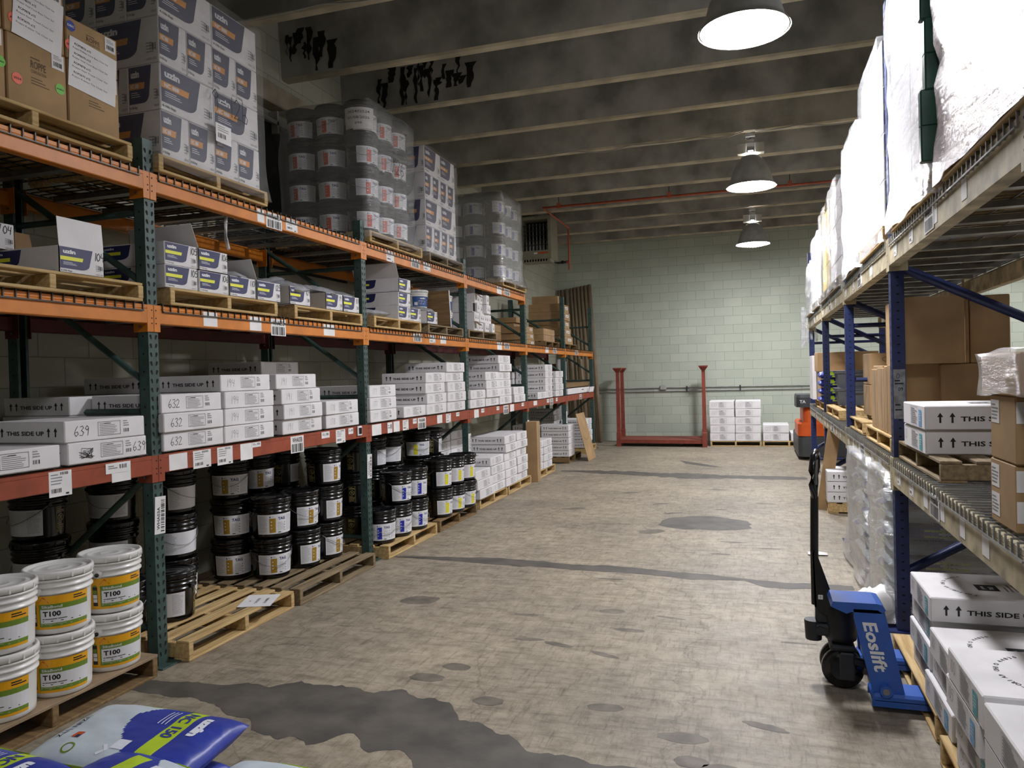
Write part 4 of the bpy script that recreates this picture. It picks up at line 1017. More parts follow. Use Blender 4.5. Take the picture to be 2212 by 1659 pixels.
SM = 'small yellow banded carton marked %s on the middle shelf'
scarton(-3.26, 2.912, ZP, SM % '104' + ', front flap standing open', '104', 'fb')
scarton(-3.77, 2.62, ZP, 'closed small white carton behind the carton marked 104, lower one', None)
scarton(-3.62, 2.7, ZP + .136, 'small open white carton with tall flaps raised, behind and above carton 104', '04', 'nb')
for i in (0, 1):
    scarton(-3.262, 3.625, ZP + .136 * i, SM % '105' + (', lower one', ', upper one')[i], '105'); scarton(-3.262, 3.913, ZP + .136 * i, SM % '106' + (', lower one', ', upper one with flaps open')[i], '106', 'nb' if i else '')
    scarton(-3.77, 3.66, ZP + .136 * i + .0, 'small white carton with a yellow band peeping out behind carton 105, %s' % ('lower', 'upper')[i])
scarton(-3.262, 4.198, ZP, SM % '110' + ', a silver pouch inside', '110', 'o')
scarton(-3.262, 4.488, ZP, SM % '125' + ', near flap raised', '125', 'nb')
scarton(-3.255, 4.866, ZP, SM % '109' + ', silver pouches heaped in it', '109', 'o')
scarton(-3.255, 5.365, ZP, SM % '19' + ', left of carton 101', '19', 'o', w=.26)
scarton(-3.255, 5.638, ZP, SM % '101' + ' beside the second upright', '101', 'o', w=.265)
for i in range(3): scarton(-3.262, 6.69 + .012 * i, ZP + .136 * i, 'small white carton stacked three high past the second upright, ' + (('lower one marked 130', 'middle one', 'top one, flaps open')[i]), '130' if i == 0 else None, 'nb' if i == 2 else '', w=.262)
scarton(-3.262, 6.956, ZP, SM % '28' + ', right of the stack of three', '28', '', w=.252)
scarton(-3.262, 7.37, ZP, SM % '132' + ', below the blue labelled pails', '132', 'o', w=.27)
thing('brown_carton', MB().box(-.3, 0, 0, .26, 0, .14, M_KRAFT, .004), 'small plain brown carton behind carton 28 on the middle shelf', 'carton', (-3.5, 6.98, ZP + .137))
for i, (x, y, z, r, s, lab) in enumerate([(-3.42, 4.33, .115, (0, .1, .3), 1, 'in carton 110'), (-3.38, 5.0, .115, (.1, .25, .2), 2, 'on top at the front of carton 109'), (-3.5, 4.9, .13, (0, -.2, .8), 3, 'at the back left of carton 109'), (-3.4, 5.47, .12, (0, .2, .5), 4, 'poking out of carton 19'), (-3.5, 5.58, .14, (0, .1, 1.2), 5, 'lying across cartons 19 and 101'), (-3.42, 5.77, .115, (.1, .2, -.3), 6, 'in carton 101'), (-3.4, 7.5, .112, (0, .15, .3), 7, 'in carton 132')]):
    pouch(x, y, ZP + z, r, 'crumpled silver pouch ' + lab, s)
pouch(-3.42, 6.36, ZP, (0, .05, .9), 'crumpled silver pouch lying loose on the pallet left of the stack of three', 9, l=.36, w=.24)
pouch(-3.62, 6.3, ZP, (0, 0, .2), 'blue and silver pouch end lying loose on the pallet behind the crumpled one', 12, l=.4, w=.24, h=.1, m=M_BAGBLUE)
# blue labelled pails
def blue_label():
    b = MB(); p0 = cyl_pl(.1372); p1 = cyl_pl(.1372, .0006); b.rect(-.12, .12, .03, .2, M_LBLUE_, p0, 14); b.text('uzin', .03, M_LABEL, lambda u, v: p1(u - .03, v + .15), .05, .07); b.lines(-.05, .08, .06, .13, 5, M_LABEL, p1, .3, 3, 2); b.rect(-.1, -.06, .05, .1, M_LABEL, p1, 3); return b
M_LBLUE_ = mat('pail_label_blue', '#2a4f8e', .4, var=.08)
def bpail(x, y, z, a, label, s=.72):
    p = thing('adhesive_pail', pail_body(M_WPLAST), label, 'pail', (x, y, z), (0, 0, a), 'pails with blue labels'); p.scale = (.9, .9, s)
    obj('pail_lid', pail_lid(M_WPLAST), p); obj('wrap_label', cached('bl', blue_label, 'wrap_label'), p); obj('bail_handle', pail_bail(M_GALV), p, (0, 0, 0), (0, 0, 2.8))
for i in range(2):
    bpail(-3.62, 7.88, ZP + i * .206, 1.0, 'white pail with blue label left of the leaning board, %s' % ('lower', 'upper')[i], .67); bpail(-3.52, 8.36, ZP + i * .196, 1.0, 'white pail with blue label right of the leaning board, %s' % ('lower', 'upper')[i], .63)
thing('leaning_board', MB().box(-.35, 0, -.008, .008, 0, .43, M_WOODD, .002).box(-.001, .003, -.009, .009, 0, .43, M_LABEL), 'dark wooden board with a pale edge leaning between the blue labelled pails', 'board', (-3.33, 8.2, ZP), (radians(6), 0, 0))
# heap of narrow white cartons
R = random.Random(9)
def narrow(opn):
    def f():
        b = MB(); w, h, l = .096, .118, .85; b.box(-l, 0, -w/2, w/2, 0, h, M_WHITE, .004)
        fr = lambda u, v: (.001, u, v)
        if opn: b.rect(-w*.44, w*.44, .006, h - .006, M_HOLESHADE, fr)
        else: b.lines(-.025, .025, .05, .085, 4, M_GREYINK, fr, .35); b.rect(-.012, .012, .035, .055, M_DKICON, fr)
        return b
    return cached(('narrow', opn), f, 'narrow_carton')
rows = [(0, 9), (1, 8.), (2, 8), (3, 7)]
cn = 0
for r, (z, k) in enumerate(((0, 7), (1, 7), (2, 6), (3, 4))):
    for j in range(k):
        y = 8.95 + j * .1 + (.0, .02, .0, .08)[r] + R.uniform(-.004, .004); opn = (r, j) == (2, 0)
        t = thing('narrow_carton', narrow(opn), 'narrow white carton in the heap on the middle shelf, %s row, %s' % (('bottom', 'second', 'third', 'top')[r], ('first from the left', 'second from the left', 'third from the left', 'fourth from the left', 'fifth from the left', 'sixth from the left', 'last on the right')[j]), 'carton', (-3.3 + R.uniform(-.03, .03), y, ZP + .119 * r), (0, 0, R.uniform(-.02, .02)), 'narrow white cartons')
        if (r, j) in ((3, 0), (0, 0)): obj('flap', MB().quad([(0, -.048, .0), (0, .048, 0), (.07, .07, -.05), (.08, -.06, -.06)], M_WHITE).quad([(0, -.048, 0), (.08, -.06, -.06), (.07, .07, -.05), (0, .048, 0)], M_KRAFTD), t, (.001, 0, .118))
thing('long_carton', MB().box(-.9, 0, 0, .3, 0, .12, M_WHITE, .004).rect(.01, .29, .01, .11, M_HOLESHADE, lambda u, v: (.001, u, v)), 'long open-ended white carton lying on top of the narrow carton heap', 'carton', (-3.4, 9.2, ZP + .478))
t = thing('long_carton', MB().box(-.9, 0, 0, .34, 0, .46, M_WHITE, .004), 'large plain white carton left of the narrow carton heap', 'carton', (-3.62, 8.58, ZP))
# brown cartons in the far bays of the middle shelf
def kbox(dx, dy, dz, lab=None, key=None):
    def f():
        b = MB(); b.box(-dx, 0, 0, dy, 0, dz, M_KRAFT, .005); b.rect(.0, dy, dz * .49, dz * .505, M_KRAFTD, lambda u, v: (.001, u, v))
        b.rect(-.9 * dx, -.1 * dx, dz * .485, dz * .51, M_KRAFTD, lambda u, v: (u, -.001, v))
        if lab: b.rect(dy * .55, dy * .85, dz * .4, dz * .75, M_PAPER, lambda u, v: (.0016, u, v)); b.barcode(dy * .6, dy * .8, dz * .48, dz * .64, M_INK, lambda u, v: (.0022, u, v), 6, 2)
        return b
    return cached(('kbox', dx, dy, dz, lab), f, 'brown_carton')
KG = 'brown cartons on the far middle shelf'
def kb(x, y, z, dx, dy, dz, label, lab=True, rz=0., grp=KG): return thing('brown_carton', kbox(dx, dy, dz, lab), label, 'carton', (x, y, z), (0, 0, rz), grp)
for i in range(3): kb(-3.9, 11.25, ZD + .115 * i, .5, .5, .113, 'flat brown carton at the left end of the far middle shelf, ' + tier(i, 3), False)
for i in range(3): kb(-3.52, 11.9 - .02 * i, ZD + .11 * i, .5, .5 - .02 * i, .108, 'flat brown carton with sticker, %s of the low pile, fifth bay' % tier(i, 3))
kb(-3.85, 12.3, ZD, .5, .62, .42, 'large brown carton standing behind the low pile in the fifth bay', False)
t = kb(-3.8, 12.28, ZD + .423, .52, .64, .09, 'dark brown tray carton on the large brown carton', False)
for i in range(2): kb(-3.4, 12.55, ZP + .11 * i, .5, .75, .108, 'flat brown carton nearest the sixth upright, ' + ('lower', 'upper')[i], False)
for i in range(5): kb(-3.4, 13.8 - .03 * (i % 2), ZP + .15 * i, .62, .95 - .06 * i, .148, 'brown carton with white stickers in the farthest bay stack, ' + tier(i, 5), True, .02 * (i % 3))
kb(-3.5, 14.0, ZP + .755, .5, .62, .16, 'brown carton perched on the tall stack of the farthest bay', True, .08)
# farthest bay of the red shelf
thing('wooden_pallet', MB().box(-.9, 0, 0, 2.1, .08, .1, M_WOODD, .003).box(-.02, 0, 0, 2.1, 0, .08, M_WOODD).box(-.9, 0, 0, 2.1, 0, .016, M_WOODD), 'dark wooden pallet lying across the white carton in the farthest red bay', 'pallet', (-3.34, 13.75, 1.345))
thing('long_carton', MB().box(-.8, 0, 0, 1.95, 0, .11, M_WHITE, .004).lines(1.2, 1.5, .05, .08, 1, M_INK, lambda u, v: (.001, u, v), .5), 'long flat white carton under the dark pallet in the farthest red bay', 'carton', (-3.3, 13.8, 1.233))
for i, (y, a) in enumerate(((15.3, .5), (15.45, -.3), (15.6, .2))): thing('paper_roll', MB().cyl((0, 0, 0), (.0, .02, .11), .022, M_PAPER, 8), 'small white paper roll end beside the long flat carton, ' + ('first', 'second', 'last')[i] + ' of three', 'roll', (-3.26, y + .25, 1.233), (a * .3, .2, 0), 'paper roll ends')

# ================================================================ top of the left rack
ZT = 2.864; PT = .102; ZL = ZT + PT + .001
pallet(-3.25, 2.2, ZT, 'pallet on the top shelf under the brown cartons', wy=1.2, h=PT)
pallet(-3.25, 3.59, ZT, 'film-skirted pallet on the top shelf under the large printed cartons', wy=1.04, h=PT)
pallet(-3.25, 6.13, ZT, 'film-wound pallet on the top shelf under the orange label pails', wy=1.14, h=PT)
pallet(-3.25, 7.45, ZT, 'pallet on the top shelf under the farther stack of large printed cartons', wy=1.0, h=PT, m=M_WOODO)
pallet(-3.25, 9.94, ZT, 'film-wound pallet on the top shelf under the blue label pails', wy=1.12, h=PT)
# brown cartons with taped sheets
def bigk(key, dx, dy, dz):
    def f():
        b = MB(); b.box(-dx, 0, 0, dy, 0, dz, M_KRAFT, .005); fr = lambda u, v: (.0012, u, v)
        b.text('ROPPE', dz * .11, M_BRTXT, lambda u, v: fr(u + dy * .38, v + dz * .62), .01, dy * .26); b.text('CORPORATION', dz * .045, M_BRTXT, lambda u, v: fr(u + dy * .38, v + dz * .55), 0, dy * .26); b.lines(dy * .38, dy * .7, dz * .38, dz * .5, 3, M_BRTXT, fr, .3, 1, 1); b.lines(dy * .38, dy * .64, dz * .75, dz * .78, 1, M_BRTXT, fr, .6)
        return b
    return cached(('bigk', key, dx, dy, dz), f, 'brown_carton')
def bk(x, y, z, dx, dy, dz, label, stick=(), sheet=None):
    c = thing('brown_carton', bigk('r', dx, dy, dz), label, 'carton', (x, y, z), (0, 0, 0), 'brown cartons on the top shelf')
    for u, v, m, t in stick:
        b = MB(); pl = lambda a, e: (.0018, a, e); b.poly([(.027 * cos(2 * pi * i / 20), .027 * sin(2 * pi * i / 20)) for i in range(20)], m, pl); b.text(t, .011 if len(t) < 6 else .007, M_LABEL if m is M_STB else M_INK, lambda a, e: (.0024, a - .02, e - .005), .02, .04); obj('round_sticker', b, c, (0, u, v))['label'] = 'round sticker'
    if sheet:
        y0, z0, w, h, rot = sheet; b = MB(); pl = lambda a, e: (.004, a, e); b.box(.003, .0038, 0, w, -h, 0, M_PAPER)
        txt = ['Rubber Cove Base Chain Set', 'Vinyl Cove Base Chain Set', 'Stair Tread Chain Set', 'Rubber Tile Chain Set']
        for i, s in enumerate(txt): b.text(('ROP0876', 'ROP8670', 'ROP9878', 'ROP3670')[i] + ' x15', h * .045, M_INK, lambda a, e: (.0042, a + w * .1, e - h * (.14 + .19 * i)), .02, w * .34); b.text('Roppe ' + s, h * .045, M_INK, lambda a, e: (.0042, a + w * .07, e - h * (.225 + .19 * i)), .0, w * .74)
        o = obj('taped_sheet', b, c, (0, y0, z0), (radians(rot), 0, 0)); o['label'] = 'white printed sheet taped on'
    b = MB().box(.0015, .0022, 0, .07, 0, .075, M_PAPER).barcode(.01, .06, .012, .035, M_INK, lambda u, v: (.0028, u, v), 10, 3).lines(.01, .06, .045, .068, 3, M_GREYINK, lambda u, v: (.0028, u, v), .4); obj('barcode_sticker', b, c, (0, dy - .085, dz - .085))
bk(-3.3, 3.035, ZL, .5, .325, .338, 'brown carton on the top shelf, lower right, with a white sheet hanging over it', ())
bk(-3.3, 3.03, ZL + .34, .5, .33, .215, 'brown carton on the top shelf, upper right, with a round blue sticker and sheet', [(.03, .17, M_STB, 'DEC'), (.02, .07, M_STO, '2024')], (.02, .12, .3, .26, -4))
bk(-3.3, 2.7, ZL, .5, .325, .338, 'brown carton on the top shelf, lower middle, with orange and green round stickers', [(.05, .13, M_STO, '2024'), (.285, .16, M_STG, 'NO DEFECTS')])
bk(-3.3, 2.69, ZL + .34, .5, .33, .33, 'brown carton on the top shelf, upper middle, with a large white sheet', [(.05, .07, M_STO, 'APR'), (.29, .21, M_STG, 'NO DEFECTS')], (.06, .27, .27, .27, -5))
bk(-3.3, 2.365, ZL, .5, .325, .338, 'brown carton on the top shelf at the left frame edge, lower', [(.3, .18, M_STG, 'NO DEFECTS')])
bk(-3.3, 2.355, ZL + .34, .5, .325, .33, 'brown carton on the top shelf at the left frame edge, upper', ())
# large printed cartons
def lc_mesh(kind, w, l, h):
    def f():
        b = MB(); b.box(-l, 0, 0, w, 0, h, M_WHITE, .005)
        uz_print(b, lambda u, v, k: (.0005 * k + .0008, u, v), w, h, None, M_UZG, M_UZO, 'NC 888')
        uz_print(b, lambda u, v, k: (-l + u, -.0005 * k - .0008, v), l, h, None, M_UZN, M_UZO, 'NC 888'); return b
    return cached(('lc', kind, w, l, h), f, 'large_carton')
def lstack(desc, x, y, z, h, tiers=4, W_=.93, group='large printed cartons'):
    e = W_ / 4
    for i in range(tiers):
        if i % 2 == 0:
            for r in (0, 1):
                for j in range(4):
                    if r and j: continue
                    thing('large_carton', lc_mesh('end', e - .004, W_ / 2 - .004, h - .003), 'slate printed carton %s, %s layer, %s' % (desc, ('lowest', '', 'third')[i], (('first', 'second', 'third', 'fourth')[j] + ' end along the aisle') if not r else 'behind the first end'), 'carton', (x - r * W_ / 2, y + e * j, z + h * i), (0, 0, random.uniform(-.006, .006)), group)
        else:
            for r in range(4):
                for j in (0, 1):
                    if r and j: continue
                    thing('large_carton', lc_mesh('side', W_ / 2 - .004, e - .004, h - .003), 'slate printed carton %s, %s layer, %s' % (desc, ('', 'second', '', 'top')[i], (('nearer', 'farther')[j] + ' broad side to the aisle') if not r else ('second', 'third', 'fourth')[r - 1] + ' back from the aisle'), 'carton', (x - r * e, y + W_ / 2 * j, z + h * i), (0, 0, random.uniform(-.006, .006)), group)
lstack('on the near top shelf', -3.27, 3.64, ZL, .275); lstack('on the third bay top', -3.27, 7.42, ZL, .281, W_=.855)
# film shells
def film(name, x0, x1, y0, y1, z0, z1, m, label, nx=10, ny=10, nz=14, amp=.012, seed=0, top=True, skirt=0., bulge=0., corner=.05):
    """wrinkled wrap round a load: closed loop of panels, with an optional flared skirt at the bottom"""
    b = MB(); P = []
    def loop(k):
        P = []
        for i in range(nx): P.append((x1 - (x1 - x0) * i / nx, y0))
        for i in range(ny): P.append((x0, y0 + (y1 - y0) * i / ny))
        for i in range(nx): P.append((x0 + (x1 - x0) * i / nx, y1))
        for i in range(ny): P.append((x1, y1 - (y1 - y0) * i / ny))
        return P
    L0 = loop(0); n = len(L0); V = []; F = []
    cx, cy = (x0 + x1) / 2, (y0 + y1) / 2
    for k in range(nz + 1):
        t = k / nz; z = z0 + (z1 - z0) * t
        for i, (x, y) in enumerate(L0):
            q = noise.noise(Vector((x * 3 + seed, y * 3, z * 7))) * amp + noise.noise(Vector((x * 9, y * 9 + seed, z * 16))) * amp * .6
            d = Vector((x - cx, y - cy)); dn = Vector((d.x / (x1 - x0), d.y / (y1 - y0)))
            mx = max(abs(dn.x), abs(dn.y)); o = Vector((0, 0))
            if abs(dn.x) > .49: o.x = math.copysign(1, dn.x)
            if abs(dn.y) > .49: o.y = math.copysign(1, dn.y)
            f = q + bulge * sin(pi * t) + (skirt * max(0, 1 - t * 6) if skirt else 0)
            V.append((x + o.x * f, y + o.y * f, z + noise.noise(Vector((x * 4, y * 4, seed))) * (.02 if k in (0, nz) else 0)))
    for k in range(nz):
        for i in range(n): j = (i + 1) % n; F.append((k * n + i, k * n + j, (k + 1) * n + j, (k + 1) * n + i))
    if top: F.append(tuple(nz * n + i for i in range(n)))
    b.add(V, F, m, True)
    return thing(name, b, label, 'plastic wrap')
film('stretch_film', -4.22, -3.245, 3.6, 4.6, ZL - .07, ZL + 1.12, M_FILML, 'clear stretch film wrapped round the near large printed cartons', seed=1, skirt=.03, amp=.008)
film('stretch_film', -4.15, -3.245, 7.39, 8.3, ZL - .05, ZL + 1.13, M_FILML, 'clear stretch film wrapped round the farther large printed cartons', seed=2, skirt=.02, amp=.006)
b = MB(); hand(b, '9-12b', 0, 0, .13, M_INK, lambda u, v: (.0, u, v), .006, .0); w = obj('handwritten_number', b, bpy.data.objects['stretch_film'], (-3.226, 4.03, ZL + .4), (0, 0, 0)); w['label'] = 'black handwritten number'
b = MB().box(0, .001, 0, .15, 0, .12, M_PAPER).barcode(.02, .1, .03, .06, M_INK, lambda u, v: (.0016, u, v), 10, 2).lines(.02, .13, .07, .11, 3, M_GREYINK, lambda u, v: (.0016, u, v), .35); obj('shipping_label', b, bpy.data.objects['stretch_film'], (-3.224, 4.06, ZL + .2))
# wrapped pails
def wrapped(desc, color, cn, y, n_y, seed, z=ZL, sheet=False, xs=(-3.41, -3.715, -4.02)):
    for t in range(4):
        for i, x in enumerate(xs):
            for j in range(n_y):
                if i and j: continue
                if i == 0: a = radians(65)
                else: a = radians(8 + 12 * (i == 1))
                pail(x, y + .15 + .303 * j, z + t * .297, a + random.uniform(-.1, .1), 'wrapped black pail with %s label, %s tier, %s' % (cn, ('lowest', 'second', 'third', 'top')[t], ('at the near aisle corner' if j == 0 else ('second' if j == 1 else 'last') + ' along the aisle side') if i == 0 else ('middle' if i == 1 else 'left') + ' of the near side'), color, 'wrapped black pails', bail=(i == 0 or t > 2), ba=2.6)
wrapped('over the second upright', M_LORG, 'orange', 6.17, 3, 1)
wrapped('in the fourth bay', M_LBLUE, 'blue', 9.96, 3, 2)
film('stretch_film', -4.18, -3.245, 6.15, 7.1, ZL - .06, ZL + 1.19, M_FILM, 'wrinkled clear film round the wrapped orange label pails', seed=4, skirt=.04, amp=.012)
film('stretch_film', -4.18, -3.245, 9.94, 10.9, ZL - .06, ZL + 1.2, M_FILMS, 'shiny crinkled film round the wrapped blue label pails', seed=5, skirt=.05, amp=.014)
b = MB(); pl = cyl_pl(.157); p1 = cyl_pl(.157, .0008); b.rect(-.14, .14, .04, .23, M_PAPER, pl, 14)
for i, s in enumerate(('202402524', '01/08/2026', 'psa')): b.text(s, .024, M_INK, lambda u, v: p1(u - (.1 if i < 2 else .03), v + .18 - i * .052), .01, .2 if i < 2 else .06)
w = obj('taped_sheet', b, bpy.data.objects['stretch_film.002'], (-3.41, 6.32, ZL + 3 * .297), (0, 0, radians(20))); w['label'] = 'white sheet with a printed date'
b = MB(); hand(b, '1/26', 0, 0, .14, M_INK, lambda u, v: (.0, u, v), .007); obj('handwritten_number', b, bpy.data.objects['stretch_film.002'], (-3.225, 6.5, ZL + .62))

# ================================================================ right rack: lower shelf and floor
def X_(y): return XRt(y)
RS = ' on the right lower shelf'
ZR = 1.064; RPH = .105; ZRP = ZR + RPH + .001
pallet(.83, 4.0, ZR, 'grey worn pallet under the two white cartons' + RS, wx=1.0, wy=1.12, h=RPH, m=M_WOODO, side=-1)
pallet(.83, 5.36, ZR, 'pale pallet under the upright brown board bundles' + RS, wx=1., wy=1.12, h=RPH, side=-1)
pallet(.84, 6.74, ZR, 'pale pallet under the brown handled boxes' + RS, wx=1.1, wy=1.05, h=RPH, side=-1)
pallet(.84, 8.55, ZR, 'pale pallet under the grey totes' + RS, wx=1.1, wy=1.4, h=RPH, side=-1, m=M_WOODN)
pallet(.85, 10.3, ZR, 'pallet under the tall white panels' + RS, wx=1., wy=1.5, h=RPH, side=-1)
def rcarton(x, y0, z, label, num, w=.5, l=.56, h=.112, **k): return carton(x, y0, z, label, num, w, l, h, 'right', -1, group='white cartons on the right', **k)
rcarton(.82, 4.27, ZRP, 'white carton' + RS + ', lower of two, blue sticker', '03', w=.56, l=.62, h=.122); rcarton(.815, 4.25, ZRP + .125, 'white carton' + RS + ', upper of two, teal sticker', '', w=.56, l=.62, h=.122)
RF = ' on the floor pallet under the right rack'
pallet(.715, 3.62, 0, 'pale pallet with the pallet jack forks beside it' , wx=1.1, wy=1.06, side=-1, m=M_WOODN); pallet(.69, 2.3, 0, 'pale pallet at the lower right frame edge', wx=1.1, wy=1.14, side=-1)
for i in range(4): rcarton(.735 + (.02, .0, .015, .0)[i], 3.79 + (.06, .03, .05, 0)[i], .122 + .116 * i, 'white carton' + RF + ', farthest stack, ' + tier(i, 4), ('185', '185', '187', '187')[i], w=.46)
for i in range(3): rcarton(.72 + (.0, .02, .0)[i], 3.24 + (.12, .06, .0)[i], .122 + .116 * i, 'white carton' + RF + ', middle stack, ' + tier(i, 3), ('185', '185', '187')[i], w=.5)
for i in range(4): rcarton(.67 + (.03, .02, .0, .0)[i], 2.72 + (.03, .0, .04, .0)[i], .122 + .113 * i, 'white carton' + RF + ', near stack, ' + tier(i, 4), ("105", "105'", "105'", '100')[i], w=.45)
for i in range(4): rcarton(.665, 2.2, .122 + .111 * i, 'white carton' + RF + ', nearest stack, ' + tier(i, 4), '', w=.49)
# brown cartons at the right frame edge
def rk(x, y, z, dx, dy, dz, label, tape=True, lab=0, text=None, grp='brown cartons on the right rack'):
    def f():
        b = MB(); b.box(0, dx, 0, dy, 0, dz, M_KRAFT, .005); pl = lambda u, v: (-.001, dy - u, v); q = lambda u, v: (u, -.001, v)
        if tape: b.rect(dx * .46, dx * .54, dz * .0, dz, M_PLY, q)
        for k in range(lab): b.rect(dy * .05, dy * .38, dz * (.92 - .45 * k) - .08, dz * (.92 - .45 * k), M_PAPER, pl); b.lines(dy * .07, dy * .35, dz * (.92 - .45 * k) - .07, dz * (.92 - .45 * k) - .01, 5, M_GREYINK, lambda u, v: (-.0016, dy - u, v), .4, 1, k); b.rect(.002, .06, dz * (.92 - .45 * k) - .07, dz * (.92 - .45 * k), M_PAPER, q)
        if text:
            b.text(text, dz * .13, M_BRTXT, lambda u, v: q(u + dx * .3, v + dz * .26), .02, dx * .42); b.lines(dx * .4, dx * .62, dz * .18, dz * .22, 1, M_BRTXT, q, .5)
            b.stroke([(dx * .32, dz * .78), (dx * .42, dz * .72), (dx * .7, dz * .72), (dx * .78, dz * .78), (dx * .78, dz * .84), (dx * .7, dz * .88), (dx * .42, dz * .88), (dx * .32, dz * .84), (dx * .32, dz * .78)], .004, M_BRTXT, q); b.lines(dx * .2, dx * .8, dz * .5, dz * .6, 2, M_BRTXT, q, .25, 1, 1)
        return b
    return thing('brown_carton', cached(('rk', dx, dy, dz, tape, lab, text), f, 'brown_carton'), label, 'carton', (x, y, z), (0, 0, 0), grp)
rk(.8, 2.82, 1.07, .3, .27, .222, 'brown carton with two white labels' + RS + ', lower of a pair', False, 2)
rk(.8, 2.81, 1.293, .3, .27, .222, 'brown carton with one white label' + RS + ', upper of a pair', False, 1)
t = rk(.79, 2.72, 1.517, .5, .42, .14, 'film covered brown carton lying across the top at the right frame edge', False)
film('stretch_film', .78, 1.3, 2.71, 3.15, 1.515, 1.665, M_FILM, 'loose clear film over the top brown carton at the right frame edge', nx=8, ny=8, nz=5, seed=8, amp=.012)
rk(1.0, 2.42, 1.07, .4, .38, .36, 'brown carton behind the labelled pair at the right frame edge', False)
# tall plain cartons behind the blue upright
ZK = ZRP
for i, (x0, x1, z0, z1) in enumerate(((.86, 1.13, ZK, 1.625), (1.135, 1.53, ZK, 1.625), (.9, 1.078, 1.628, 2.05), (1.083, 1.3, 1.628, 2.05), (1.305, 1.525, 1.628, 2.05))):
    c = rk(x0, 5.42 if i != 0 else 5.85, z0, round(x1 - x0, 3), .5 if i else .4, round(z1 - z0, 3), 'large plain brown carton behind the near blue upright, ' + ('lower left', 'lower right', 'upper left', 'upper middle', 'upper right')[i], False)
    if i < 2:
        b = MB(); w = x1 - x0; q = lambda u, v: (w * .5 + u, -.002, v); s = M_BRTXT
        b.rect(-.08, .08, .07, .085, s, q); b.poly([(-.05, .045), (-.03, .045), (0, .075), (-.01, .085)], s, q); b.poly([(.05, .045), (.03, .045), (0, .075), (.01, .085)], s, q); b.stroke([(-.05, .11), (-.03, .125), (-.01, .11)], .003, s, q); b.stroke([(.02, .11), (.04, .11)], .003, s, q); b.rect(-.006, .006, .1, .13, s, q); b.lines(-.11, .11, .012, .032, 1, s, q, .8)
        b.rect(w * .22, w * .36, .2, .225, M_PAPER, q); obj('printed_emblem', b, c)
# upright bundles of flat cartons, handled boxes, totes, bags
for i, (y, d) in enumerate(((5.47, .1), (5.6, .1), (5.72, .28), (6.02, .26))): thing('board_bundle', MB().box(0, .5, 0, d, 0, .46 - .01 * i, M_KRAFT, .004).box(-.001, .06, d * .3, d * .55, .02, .45 - .01 * i, M_PLY), 'upright bundle of flat brown boards' + RS + ', ' + ('nearest the blue upright', 'second from the blue upright', 'third one, wide', 'farthest from the blue upright')[i], 'board bundle', (.85, y, ZRP), (0, 0, 0), 'upright brown board bundles')
thing('board_bundle', MB().box(0, .4, 0, .14, 0, .42, M_KRAFT, .004).lines(.02, .12, .03, .4, 8, M_BRTXT, lambda u, v: (-.001, u, v), .3), 'printed brown board bundle standing on top of the others by the blue upright', 'board bundle', (.85, 5.3, 1.63))
for i in range(2): rk(1.0, 8.6 - 1.1, ZRP + .285 * i, .34, .42, .282, 'brown handled box' + RS + ', ' + ('lower', 'upper')[i] + ' of the pair', False, 0, 'CUBEX')
rk(1.2, 7.52, ZRP + .57, .34, .42, .28, 'brown handled box perched above the pair' + RS, False, 0, 'CUBEX')
rk(1.36, 7.5, ZRP, .36, .42, .567, 'tall plain brown box right of the handled pair' + RS, False)
def tote():
    b = MB(); b.lathe([(.2, 0), (.235, .19)], M_GRAYPLAST, 4, Matrix.Scale(1.25, 4, (1, 0, 0)) @ Matrix.Rotation(pi/4, 4, 'Z'), False, True); b.box(-.22, .22, -.18, .18, .17, .2, M_GRAYPLAST, .006); b.box(-.08, .08, -.19, -.175, .14, .17, M_GRAYPLAST, .004); return b
for i in range(2):
    t = thing('storage_tote', cached('tote', tote, 'storage_tote'), 'grey plastic tote' + RS + ', ' + ('lower', 'upper')[i], 'tote', (1.14, 9.75, ZRP + .203 * i), (0, 0, 0), 'grey totes')
    obj('lid', MB().box(-.225, .225, -.185, .185, .196, .206, M_GRAYPLAST, .004), t)
